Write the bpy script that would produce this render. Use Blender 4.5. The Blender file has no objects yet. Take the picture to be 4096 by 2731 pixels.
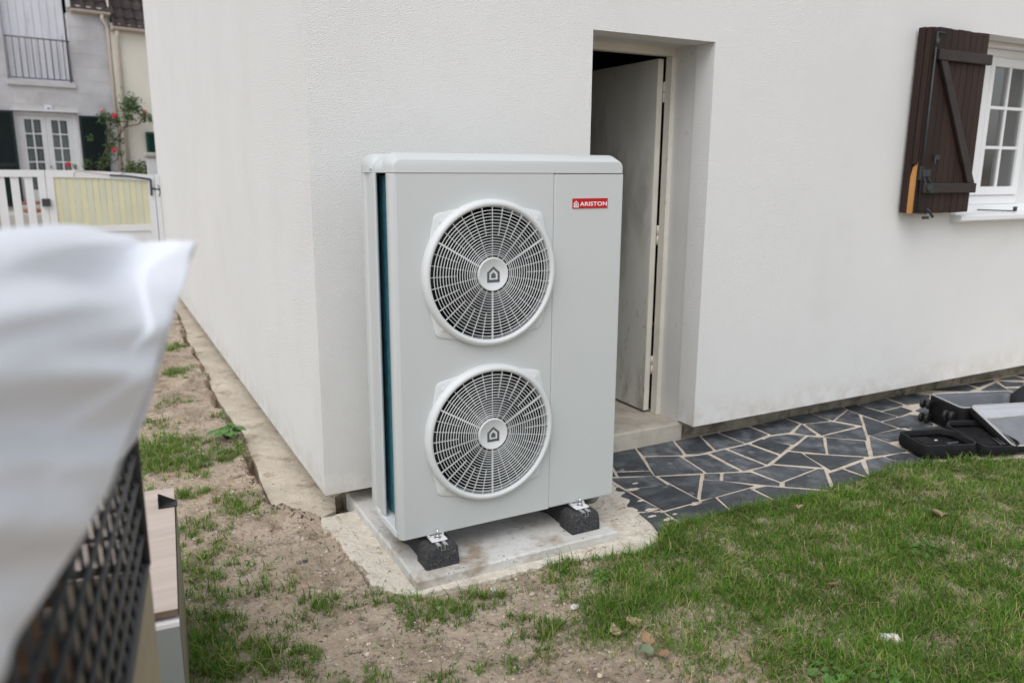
import bpy, bmesh, math, random
import numpy as np
from mathutils import Vector, Matrix
random.seed(7); rng = np.random.default_rng(7)
R_ = math.radians
scene = bpy.context.scene
C = scene.collection

# ------------------------------------------------------------------ camera, sky, sun, exposure
cam_d = bpy.data.cameras.new('camera'); cam = bpy.data.objects.new('camera', cam_d); C.objects.link(cam)
cam_d.sensor_width = 36.0; cam_d.lens = 27.74; cam_d.clip_start = 0.02; cam_d.clip_end = 600
yaw, pitch, roll = 0.4891, -0.2157, 0.0058
fw = Vector((math.sin(yaw)*math.cos(pitch), math.cos(yaw)*math.cos(pitch), math.sin(pitch)))
r0 = Vector((math.cos(yaw), -math.sin(yaw), 0)); u0 = r0.cross(fw)
rt = r0*math.cos(roll)+u0*math.sin(roll); up = -r0*math.sin(roll)+u0*math.cos(roll)
CAM = Vector((-0.9597, -2.7366, 1.6022))
m = Matrix((rt, up, -fw)).transposed().to_4x4(); m.translation = CAM
cam.matrix_world = m
cam_d.dof.use_dof = True; cam_d.dof.focus_distance = 3.15; cam_d.dof.aperture_fstop = 2.6
scene.camera = cam

SUN_DIR = Vector((-0.42, -0.40, 0.81)).normalized()
w = bpy.data.worlds.new('World'); scene.world = w; w.use_nodes = True
nt = w.node_tree; nt.nodes.clear()
sky = nt.nodes.new('ShaderNodeTexSky'); sky.sky_type = 'NISHITA'; sky.sun_disc = False
sky.sun_elevation = math.asin(SUN_DIR.z); sky.sun_rotation = math.atan2(SUN_DIR.x, SUN_DIR.y)
sky.air_density = 1.0; sky.dust_density = 1.5; sky.ozone_density = 1.0
hs = nt.nodes.new('ShaderNodeHueSaturation'); hs.inputs['Saturation'].default_value = 0.30
bg = nt.nodes.new('ShaderNodeBackground'); bg.inputs['Strength'].default_value = 0.15
ow = nt.nodes.new('ShaderNodeOutputWorld')
nt.links.new(sky.outputs[0], hs.inputs['Color']); nt.links.new(hs.outputs[0], bg.inputs[0]); nt.links.new(bg.outputs[0], ow.inputs[0])
sl = bpy.data.lights.new('sun', 'SUN'); sl.energy = 0.95; sl.angle = R_(55); sl.color = (1.0, 0.99, 0.975)
so = bpy.data.objects.new('sun', sl); C.objects.link(so); so.rotation_euler = SUN_DIR.to_track_quat('Z', 'Y').to_euler()
vs = scene.view_settings; vs.view_transform = 'Standard'; vs.look = 'None'; vs.exposure = 0.37; vs.gamma = 1.0; vs.use_curve_mapping = False

# ------------------------------------------------------------------ helpers
ORIG = {}
class MB:
    """collects world-space verts and faces for one mesh object"""
    def __init__(s): s.v = []; s.f = []; s.sm = []
    def add(s, vs, fs, smooth=False, M=None):
        o = len(s.v)
        for p in vs:
            p = Vector(p); s.v.append(M @ p if M else p)
        for f in fs: s.f.append([i+o for i in f]); s.sm.append(smooth)
        return s
    def box(s, x0, x1, y0, y1, z0, z1, M=None):
        vs = [(x, y, z) for z in (z0, z1) for y in (y0, y1) for x in (x0, x1)]
        return s.add(vs, [(0,2,3,1),(4,5,7,6),(0,1,5,4),(2,6,7,3),(0,4,6,2),(1,3,7,5)], False, M)
    def prism(s, pts, z0, z1, M=None, bevel=0):
        n = len(pts); ar = sum(pts[i][0]*pts[(i+1)%n][1]-pts[(i+1)%n][0]*pts[i][1] for i in range(n))
        if ar < 0: pts = pts[::-1]
        vs = [(x, y, z0) for x, y in pts]
        if bevel:
            cx = sum(p[0] for p in pts)/n; cy = sum(p[1] for p in pts)/n
            inn = []
            for x, y in pts:
                d = math.hypot(x-cx, y-cy) or 1; k = max(0, 1-bevel*1.4/d); inn.append((cx+(x-cx)*k, cy+(y-cy)*k))
            vs += [(x, y, z1-bevel) for x, y in pts]+[(x, y, z1) for x, y in inn]; L = 3
        else: vs += [(x, y, z1) for x, y in pts]; L = 2
        fs = [tuple(range(n-1, -1, -1)), tuple(range((L-1)*n, L*n))]
        for l in range(L-1):
            for i in range(n): j = (i+1) % n; fs.append((l*n+i, l*n+j, (l+1)*n+j, (l+1)*n+i))
        return s.add(vs, fs, False, M)
    def tube(s, path, r, n=8, M=None, caps=True):
        P = [Vector(p) for p in path]; vs = []; fs = []; rr = r if isinstance(r, (list, tuple)) else [r]*len(P)
        pu = None
        for i, p in enumerate(P):
            t = (P[min(i+1, len(P)-1)]-P[max(i-1, 0)]).normalized()
            a = pu if pu is not None else (Vector((0,0,1)) if abs(t.z) < .9 else Vector((1,0,0)))
            x = (a - t*a.dot(t)).normalized(); y = t.cross(x); pu = x
            for k in range(n):
                an = 2*math.pi*k/n; vs.append(p+(x*math.cos(an)+y*math.sin(an))*rr[i])
        for i in range(len(P)-1):
            for k in range(n):
                k2 = (k+1) % n; fs.append((i*n+k, i*n+k2, (i+1)*n+k2, (i+1)*n+k))
        if caps: fs += [tuple(range(n-1, -1, -1)), tuple(range((len(P)-1)*n, len(P)*n))]
        return s.add(vs, fs, True, M)
    def lathe_y(s, prof, cx, cz, n=64, closed=False, M=None):
        """prof: (r, y) pairs, turned about the y axis through (cx, cz)"""
        vs = []; fs = []; L = len(prof)
        for r, y in prof:
            for k in range(n):
                a = 2*math.pi*k/n; vs.append((cx+r*math.cos(a), y, cz+r*math.sin(a)))
        for i in range(L if closed else L-1):
            i2 = (i+1) % L
            for k in range(n):
                k2 = (k+1) % n; fs.append((i*n+k, i*n+k2, i2*n+k2, i2*n+k))
        return s.add(vs, fs, True, M)
    def loft(s, rings, cap=True, smooth=True, closed=True, M=None):
        n = len(rings[0]); vs = [p for r in rings for p in r]; fs = []
        for i in range(len(rings)-1):
            for k in range(n if closed else n-1):
                k2 = (k+1) % n; fs.append((i*n+k, i*n+k2, (i+1)*n+k2, (i+1)*n+k))
        if cap and closed: fs += [tuple(range(n-1, -1, -1)), tuple(range((len(rings)-1)*n, len(rings)*n))]
        return s.add(vs, fs, smooth, M)
    def build(s, name, mat, parent=None, bevel=0, seg=2, fixn=True, auto=None):
        o0 = Vector((0,0,0)); q = parent
        while q is not None: o0 = q.location if q.parent is None else o0; q = q.parent
        me = bpy.data.meshes.new(name); me.from_pydata([tuple(p-o0) for p in s.v], [], s.f)
        me.polygons.foreach_set('use_smooth', s.sm)
        if fixn:
            b = bmesh.new(); b.from_mesh(me); bmesh.ops.recalc_face_normals(b, faces=b.faces); b.to_mesh(me); b.free()
        if auto:
            me.polygons.foreach_set('use_smooth', [True]*len(me.polygons)); me.set_sharp_from_angle(angle=R_(auto))
        me.materials.append(mat); me.update()
        ob = bpy.data.objects.new(name, me); C.objects.link(ob)
        if parent is not None: ob.parent = parent
        if bevel:
            bm_ = ob.modifiers.new('bevel', 'BEVEL'); bm_.width = bevel; bm_.segments = seg; bm_.limit_method = 'ANGLE'; bm_.angle_limit = R_(40)
        return ob
def tag(o, label, cat=None, group=None, kind=None):
    if label: o['label'] = label
    if cat: o['category'] = cat
    if group: o['group'] = group
    if kind: o['kind'] = kind
    return o
def thing(name, label, cat, loc=(0,0,0), group=None):
    o = bpy.data.objects.new(name, None); o.empty_display_size = 0.1; o.location = loc; C.objects.link(o)
    return tag(o, label, cat, group)
def struct(o): o['kind'] = 'structure'; return o
def bx(name, mat, parent, x0, x1, y0, y1, z0, z1, M=None, bevel=0, seg=2):
    return MB().box(x0, x1, y0, y1, z0, z1, M).build(name, mat, parent, bevel, seg)
def piece(name, mesh, mat, parent, M):
    """a further object sharing mesh data, placed by a world matrix"""
    ob = bpy.data.objects.new(name, mesh); C.objects.link(ob); ob.parent = parent
    o0 = Vector((0,0,0)); q = parent
    while q is not None: o0 = q.location if q.parent is None else o0; q = q.parent
    MM = M.copy(); MM.translation = MM.translation-o0; ob.matrix_local = MM
    return ob

# numpy value noise used for ground relief and for spreading grass
_T = rng.random((256, 256))
def vn(x, y, sc):
    x = np.asarray(x, float)*sc+1000.; y = np.asarray(y, float)*sc+1000.
    xi = np.floor(x).astype(int); yi = np.floor(y).astype(int); fx = x-xi; fy = y-yi
    fx = fx*fx*(3-2*fx); fy = fy*fy*(3-2*fy)
    g = lambda a, b: _T[a % 256, b % 256]
    return (g(xi,yi)*(1-fx)+g(xi+1,yi)*fx)*(1-fy)+(g(xi,yi+1)*(1-fx)+g(xi+1,yi+1)*fx)*fy
def fbm(x, y, sc, o=4): return sum(vn(x, y, sc*2**i)/2**(i+1) for i in range(o))/(1-.5**o)

# ------------------------------------------------------------------ materials
def mat(name, col, rough=.6, var=.12, sc=6., bump=0., bsc=150., spec=.4, metal=0., col2=None, stain=None, stretch=None, isl=0., bdet=3.0, bdist=0.004, second=None):
    """principled with two noise-mixed tones, fine bump; stain=(colour, scale, lo, hi); second=(scale, strength) a coarser bump; isl = tone change per loose piece"""
    M = bpy.data.materials.new(name); M.use_nodes = True; t = M.node_tree; N = t.nodes; L = t.links
    b = N['Principled BSDF']; b.inputs['Roughness'].default_value = rough; b.inputs['Metallic'].default_value = metal
    b.inputs['Specular IOR Level'].default_value = spec
    geo = N.new('ShaderNodeNewGeometry'); src = geo.outputs['Position']
    if stretch:
        mp = N.new('ShaderNodeVectorMath'); mp.operation = 'MULTIPLY'; mp.inputs[1].default_value = stretch; L.new(src, mp.inputs[0]); src = mp.outputs[0]
    nz = N.new('ShaderNodeTexNoise'); nz.inputs['Scale'].default_value = sc; nz.inputs['Detail'].default_value = 5; nz.inputs['Roughness'].default_value = .6
    L.new(src, nz.inputs['Vector'])
    c = Vector(col); lo = col2 or tuple(c*(1-var)); hi = tuple(min(1, x) for x in c*(1+var))
    rp = N.new('ShaderNodeValToRGB'); rp.color_ramp.elements[0].position = .3; rp.color_ramp.elements[1].position = .7
    rp.color_ramp.elements[0].color = (*lo, 1); rp.color_ramp.elements[1].color = (*(hi if not col2 else col), 1)
    L.new(nz.outputs['Fac'], rp.inputs[0]); out = rp.outputs[0]
    for st in (stain or []):
        scol, ssc, s0, s1 = st[:4]
        n2 = N.new('ShaderNodeTexNoise'); n2.inputs['Scale'].default_value = ssc; n2.inputs['Detail'].default_value = 6; n2.inputs['Roughness'].default_value = .65; L.new(src, n2.inputs['Vector'])
        mr = N.new('ShaderNodeMapRange'); mr.inputs[1].default_value = s0; mr.inputs[2].default_value = s1; L.new(n2.outputs['Fac'], mr.inputs[0]); fac = mr.outputs[0]
        if len(st) > 4:      # limit the stain to a height band: (axis, start, end)
            ax, a0, a1 = st[4]
            sp = N.new('ShaderNodeSeparateXYZ'); L.new(geo.outputs['Position'], sp.inputs[0])
            m2 = N.new('ShaderNodeMapRange'); m2.inputs[1].default_value = a0; m2.inputs[2].default_value = a1; L.new(sp.outputs[ax], m2.inputs[0])
            mu = N.new('ShaderNodeMath'); mu.operation = 'MULTIPLY'; L.new(fac, mu.inputs[0]); L.new(m2.outputs[0], mu.inputs[1]); fac = mu.outputs[0]
        mx = N.new('ShaderNodeMix'); mx.data_type = 'RGBA'; L.new(fac, mx.inputs[0]); L.new(out, mx.inputs[6]); mx.inputs[7].default_value = (*scol, 1); out = mx.outputs[2]
    if isl:
        hv = N.new('ShaderNodeHueSaturation'); m3 = N.new('ShaderNodeMapRange'); m3.inputs[3].default_value = 1-isl; m3.inputs[4].default_value = 1+isl
        L.new(geo.outputs['Random Per Island'], m3.inputs[0]); L.new(m3.outputs[0], hv.inputs['Value']); L.new(out, hv.inputs['Color']); out = hv.outputs[0]
    L.new(out, b.inputs['Base Color'])
    if bump or second:
        hsrc = None
        if bump:
            n3 = N.new('ShaderNodeTexNoise'); n3.inputs['Scale'].default_value = bsc; n3.inputs['Detail'].default_value = bdet; L.new(src, n3.inputs['Vector'])
            bp = N.new('ShaderNodeBump'); bp.inputs['Strength'].default_value = bump; bp.inputs['Distance'].default_value = bdist; L.new(n3.outputs['Fac'], bp.inputs['Height']); hsrc = bp
        if second:
            n4 = N.new('ShaderNodeTexNoise'); n4.inputs['Scale'].default_value = second[0]; n4.inputs['Detail'].default_value = 5; L.new(src, n4.inputs['Vector'])
            b2 = N.new('ShaderNodeBump'); b2.inputs['Strength'].default_value = second[1]; b2.inputs['Distance'].default_value = .02; L.new(n4.outputs['Fac'], b2.inputs['Height'])
            if hsrc: L.new(hsrc.outputs[0], b2.inputs['Normal'])
            hsrc = b2
        L.new(hsrc.outputs[0], b.inputs['Normal'])
    return M
def glassmat(name, tint=(.9,.95,.95), extra=.0):
    M = bpy.data.materials.new(name); M.use_nodes = True; t = M.node_tree; N = t.nodes; L = t.links; N.clear()
    o = N.new('ShaderNodeOutputMaterial'); mx = N.new('ShaderNodeMixShader'); tr = N.new('ShaderNodeBsdfTransparent'); gl = N.new('ShaderNodeBsdfGlossy')
    tr.inputs[0].default_value = (*tint, 1); gl.inputs['Roughness'].default_value = .01
    fr = N.new('ShaderNodeFresnel'); fr.inputs[0].default_value = 1.5
    ad = N.new('ShaderNodeMath'); ad.operation = 'ADD'; ad.use_clamp = True; ad.inputs[1].default_value = extra; L.new(fr.outputs[0], ad.inputs[0])
    L.new(ad.outputs[0], mx.inputs[0]); L.new(tr.outputs[0], mx.inputs[1]); L.new(gl.outputs[0], mx.inputs[2]); L.new(mx.outputs[0], o.inputs[0])
    return M
m_render = mat('white_render', (.80,.797,.780), .9, .022, .9, 1.0, 185, .2, bdet=2.0, bdist=.0055,
               stain=[((.60,.53,.44), 9, .40, .78, ('Z', .32, .12)), ((.765,.76,.74), 2.2, .52, .80)])
m_mason = mat('old_masonry', (.30,.27,.21), .95, .3, 7, .6, 60, .2, stain=[((.12,.12,.08), 5, .45, .7), ((.08,.065,.045), 9, .5, .7)])
m_lining = mat('painted_lining', (.68,.67,.65), .6, .06, 3, .15, 80, stain=[((.45,.40,.32), 6, .62, .8), ((.25,.16,.10), 30, .72, .78)])
m_frame = mat('cream_frame_paint', (.72,.68,.60), .5, .07, 5, .1, 60, stain=[((.48,.38,.27), 9, .6, .8), ((.22,.13,.07), 35, .70, .76)])
m_door = mat('grubby_door_paint', (.76,.74,.68), .5, .10, 2.2, .15, 50, stretch=(1,1,.35),
             stain=[((.33,.31,.26), 2.5, .5, .75), ((.26,.16,.08), 17, .60, .68, ('Z', 1.0, .75)), ((.22,.20,.15), 7, .5, .72, ('Z', .75, .2))])
m_step = mat('old_concrete_step', (.50,.46,.39), .9, .16, 5, .5, 60, .2, stain=[((.28,.27,.18), 6, .5, .75), ((.62,.57,.49), 3, .55, .75)])
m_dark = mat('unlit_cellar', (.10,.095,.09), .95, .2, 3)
m_room = mat('plaster_room', (.55,.53,.50), .9, .06, 2)
m_pvc = mat('white_pvc', (.80,.81,.81), .35, .02, 4, stain=[((.62,.58,.48), 5, .66, .85)])
m_glass = glassmat('window_glass', (.94,.96,.96), .16)
m_curtain = mat('grey_net_curtain', (.78,.79,.79), .9, .08, 5, .2, 30, stretch=(6,6,.3))
m_wood = mat('dark_stained_wood', (.042,.023,.017), .6, .35, 8, .5, 90, .25, stretch=(1,1,.06), col2=(.019,.011,.009), stain=[((.050,.040,.036), 14, .58, .78), ((.35,.17,.06), 40, .76, .80)])
m_wood2 = mat('dark_stained_batten', (.032,.024,.021), .5, .3, 9, .4, 90, .35, stain=[((.06,.05,.042), 10, .6, .8)])
m_bare = mat('bare_pine', (.50,.24,.075), .6, .2, 12, .3, 120, stretch=(1,1,.1), stain=[((.10,.045,.02), 22, .58, .7)])
m_iron = mat('black_ironwork', (.030,.034,.038), .5, .3, 20, .2, 60, .5)
m_unit = mat('light_grey_sheet_metal', (.575,.600,.595), .38, .012, 2, .03, 60, .45, stain=[((.30,.28,.24), 85, .645, .70, ('Z', .80, .15)), ((.55,.55,.52), 4, .55, .8, ('Z', .6, .15))])
m_plas = mat('white_plastic', (.68,.70,.70), .42, .015, 3, .05, 200, .45, stain=[((.35,.33,.28), 85, .645, .70, ('Z', .65, .2))])
m_lid = mat('white_lid', (.72,.745,.75), .35, .01, 3, .0, 60, .45)
m_lidf = m_lid
m_void = mat('dark_shroud', (.014,.015,.016), .6, .2, 5)
m_blade = mat('black_fan_blade', (.022,.023,.025), .4, .2, 5)
m_coil = mat('teal_coil_fin', (.10,.32,.40), .35, .25, 30, .0, 60, .5, metal=.2)
m_logo = mat('grey_print', (.10,.11,.115), .5, .05)
m_red = mat('red_badge', (.52,.006,.012), .35, .02, 5)
m_white = mat('white_print', (.82,.80,.80), .5, .02)
m_rubber = mat('recycled_rubber', (.045,.046,.048), .85, .3, 60, .9, 200, .3, stain=[((.22,.22,.215), 210, .57, .64), ((.33,.31,.28), 14, .70, .78)])
m_alu = mat('aluminium_rail', (.62,.62,.62), .35, .05, 20, .1, 60, metal=.75)
m_zinc = mat('zinc_bolt', (.55,.56,.58), .3, .08, 30, metal=.9)
m_brk = mat('white_bracket', (.72,.72,.72), .4, .06, 12, .2, 70, stain=[((.45,.36,.27), 25, .68, .75)])
m_hose = mat('grey_corrugated_hose', (.26,.255,.24), .6, .1, 20)
m_soil = mat('sandy_soil', (.50,.405,.310), .95, .2, 5, 1.0, 55, .12, col2=(.31,.245,.185), bdist=.010, bdet=6,
             stain=[((.50,.42,.335), 1.8, .50, .72), ((.18,.137,.10), 12, .51, .68), ((.24,.185,.14), 3.2, .52, .70), ((.58,.51,.43), 62, .58, .66), ((.11,.08,.058), 48, .58, .66), ((.36,.24,.15), 2.4, .55, .75)], second=(22, .9))
m_apron = mat('cream_concrete', (.66,.60,.505), .92, .10, 4, .7, 80, .2, bdist=.006, bdet=5,
              stain=[((.38,.30,.225), 5.5, .52, .68), ((.24,.175,.12), 42, .59, .67), ((.74,.70,.62), 2.5, .52, .7), ((.80,.76,.70), 75, .58, .66)], second=(30, .8))
m_pad = mat('grey_concrete_slab', (.58,.57,.535), .9, .08, 5, .5, 90, .2, bdist=.004,
            stain=[((.66,.655,.63), 3, .48, .66), ((.36,.30,.23), 5, .53, .68), ((.22,.17,.125), 45, .61, .69)], second=(20, .4))
m_foot = mat('house_footing_concrete', (.58,.51,.41), .92, .13, 4, .6, 70, .2, bdist=.006,
             stain=[((.66,.59,.49), 2, .46, .70), ((.33,.26,.19), 6, .54, .70), ((.12,.09,.065), 34, .62, .68)], second=(16, .7))
m_joint = mat('cream_mortar', (.62,.54,.445), .95, .12, 30, .8, 220, .2, bdist=.004, stain=[((.36,.28,.20), 14, .54, .72), ((.22,.17,.12), 4, .60, .75)])
m_slates = [mat('blue_black_slate_'+str(i), tuple(x*k for x in (.066,.074,.084)), .6, .25, 7, .5, 45, .4, col2=tuple(x*k for x in (.036,.041,.048)), bdist=.004, bdet=6,
              stain=[((.16*k,.17*k,.18*k), 5+i, .46, .74), ((.030,.034,.04), 3+i, .5, .7), ((.42,.42,.41), 9+i, .63, .78)], second=(9, .4), stretch=(.6+.2*i,1.4-.2*i,1)) for i, k in enumerate((.82,1.0,1.18,1.4))]
m_slate = m_slates[1]
m_splash = m_apron

# ------------------------------------------------------------------ ground
EY = np.array([.60,.70,.77,.91,1.39,2.0,2.6,3.57,4.96,6.1,9.,40.]); EX = np.array([-.12,-.15,-.21,-.33,-.30,-.262,-.314,-.257,-.266,-.21,-.2,-.2])
GX = np.array([-9,-.11,.03,.24,.66,.95,1.08,1.16,1.21,1.69,2.01,2.36,2.82,3.25,3.58,4.2,40]); GY = np.array([-.02,-.02,-.14,-.18,-.18,-.25,-.24,-.17,-.12,-.125,-.17,-.14,-.10,-.20,-.37,-.5,-.5])
def sst(a, b, x): t = np.clip((x-a)/(b-a), 0, 1); return t*t*(3-2*t)
def HT(x, y):
    x = np.asarray(x, float); y = np.asarray(y, float)
    n = (fbm(x, y, 1.3, 3)-.5)*.05+(fbm(x+9, y+4, 9, 3)-.5)*.030+(fbm(x+2, y+6, 34, 2)-.5)*.010
    xe = np.interp(y, EY, EX)+(vn(y, y*0+3, 9)-.5)*.06+(vn(y, x*0+8, 28)-.5)*.03
    # bank of soil left of the footing strip, with a crumbled edge
    rough = (fbm(x+5, y+1, 22, 3)-.5)*.05*np.exp(-((x-xe)/.08)**2)
    bank = (.045+n+rough)*(1-sst(-.03, .006, x-xe))
    low = -.09*sst(-.022, .010, x-xe)
    left = bank+low
    ge = np.interp(x, GX, GY)+(vn(x, x*0+5, 7)-.5)*.03
    front = np.where(x > 1.16, .010, .002)+n*.55
    kk = sst(-.02, .03, y-ge)
    fr = front*(1-kk)-.05*kk
    # rut running beside the apron
    rut = -.022*np.exp(-((x+.20-.10*(y-.3))/.05)**2)*sst(-.1, .1, y)*(1-sst(.55, .75, y))
    h = np.where(x < -.12, n*.8+.006+rut, fr)
    h = np.where(x < -.12, h*(1-sst(.62, .80, y))+left*sst(.62, .80, y), np.where(y > .7, -.07, h))
    return h
def build_ground():
    xs = np.concatenate([[-150,-60,-20,-8,-4], np.arange(-2.6, -1.2, .07), np.arange(-1.2, 1.3, .008), np.arange(1.3, 4.2, .025), np.arange(4.2, 7, .1), [9,14,30,80,150]])
    ys = np.concatenate([[-150,-60,-20,-8,-4], np.arange(-3, -1.7, .08), np.arange(-1.7, -1.0, .02), np.arange(-1.0, 2.0, .009), np.arange(2.0, 9, .03), [10,14,20,40,90,150]])
    X, Y = np.meshgrid(xs, ys); Zz = HT(X, Y)
    far = sst(2.4, 4, np.abs(Y+.0)-6)+sst(2, 4, np.abs(X-2)-6); Zz = Zz*np.clip(1-far, 0, 1)
    nx, ny = len(xs), len(ys); v = np.stack([X, Y, Zz], -1).reshape(-1, 3)
    i = np.arange(nx*ny).reshape(ny, nx); f = np.stack([i[:-1,:-1], i[:-1,1:], i[1:,1:], i[1:,:-1]], -1).reshape(-1, 4)
    me = bpy.data.meshes.new('ground'); me.vertices.add(len(v)); me.vertices.foreach_set('co', v.ravel())
    me.loops.add(f.size); me.loops.foreach_set('vertex_index', f.ravel().astype(np.int32)); me.polygons.add(len(f))
    me.polygons.foreach_set('loop_start', np.arange(0, f.size, 4, dtype=np.int32)); me.polygons.foreach_set('use_smooth', np.ones(len(f), bool))
    me.update(calc_edges=True); me.validate(); me.materials.append(m_soil)
    o = bpy.data.objects.new('ground', me); C.objects.link(o); return struct(o)
build_ground()

def jag(pts, step, amp, seed):
    rnd = random.Random(seed); out = []
    for i in range(len(pts)):
        a = Vector((*pts[i], 0)); b = Vector((*pts[(i+1) % len(pts)], 0)); n = max(1, int((b-a).length/step)); nr = Vector(((b-a).y, -(b-a).x, 0)).normalized()
        for k in range(n):
            p = a.lerp(b, k/n)+nr*rnd.uniform(-amp, amp)*(1 if k else .4); out.append((p.x, p.y))
    return out
# footing strip along the gable side
fp = [(.10,8.6),(.10,.98),(-.01,.92),(-.05,.76),(-.14,.705)]+[(float(np.interp(y, EY, EX))+.012, y) for y in (.716,.9,1.2,1.6,2.2,3,4,5,6,7.5,8.6)]
struct(MB().prism(jag(fp, .12, .006, 3), -.10, 0.0).build('concrete_footing', m_foot))
# apron of smeared concrete round the slab
ap_left = [(-.135,.69),(-.15,.60),(-.125,.48),(-.135,.30),(-.105,.143),(-.12,.03),(-.085,-.06),(-.03,-.135)]
ap_front = [(.028,-.15),(.14,-.165),(.242,-.18),(.45,-.175),(.664,-.182),(.85,-.225),(1.0,-.262),(1.10,-.22),(1.15,-.17)]
ap_right = [(1.185,-.09),(1.20,-.03),(1.17,.02),(1.235,.09),(1.20,.13),(1.265,.20),(1.25,.25),(1.30,.285),(1.27,.33),(1.32,.40),(1.26,.46),(1.30,.56),(1.2,.64),(1.2,.80)]
ap = ap_left+ap_front+ap_right+[(.03,.80),(.03,.69)]
struct(MB().prism(jag(ap, .022, .009, 5), -.06, .0125, bevel=.004).build('concrete_apron', m_apron))
mb = MB(); rnd = random.Random(4)
for cx, cy, r in ((1.29,.06,.026),(1.33,.015,.012),(1.30,-.06,.022),(1.27,-.10,.012),(1.36,.30,.026),(1.31,.17,.014),(1.42,.36,.012),(1.53,.02,.024),(1.36,-.03,.010),(1.25,.0,.016)):
    pts = [(cx+math.cos(a)*r*q*1.5, cy+math.sin(a)*r*.6*q) for a, q in [(k*math.pi/12, rnd.uniform(.65,1.2)) for k in range(24)]]
    mb.prism(pts, .0066, .0088)
tag(mb.build('concrete_splatter', m_apron), 'pale concrete splashes dried on the slate beside the apron', None, None, 'stuff')
# slab of two castings
def slab(y0, y1, dz, seed):
    rn = random.Random(seed); a = jag([(.021,y0),(.955,y0),(.955,y1),(.021,y1)], .05, .0025, seed)
    return MB().prism(a, -.03, .055+dz, bevel=.007)
s1 = thing('concrete_slab', 'low pale concrete slab under the heat pump feet', 'slab', (.49,.35,0))
slab(-.131, .343, 0, 1).build('casting', m_pad, s1); slab(.350, .82, -.003, 2).build('casting', m_pad, s1)

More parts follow.
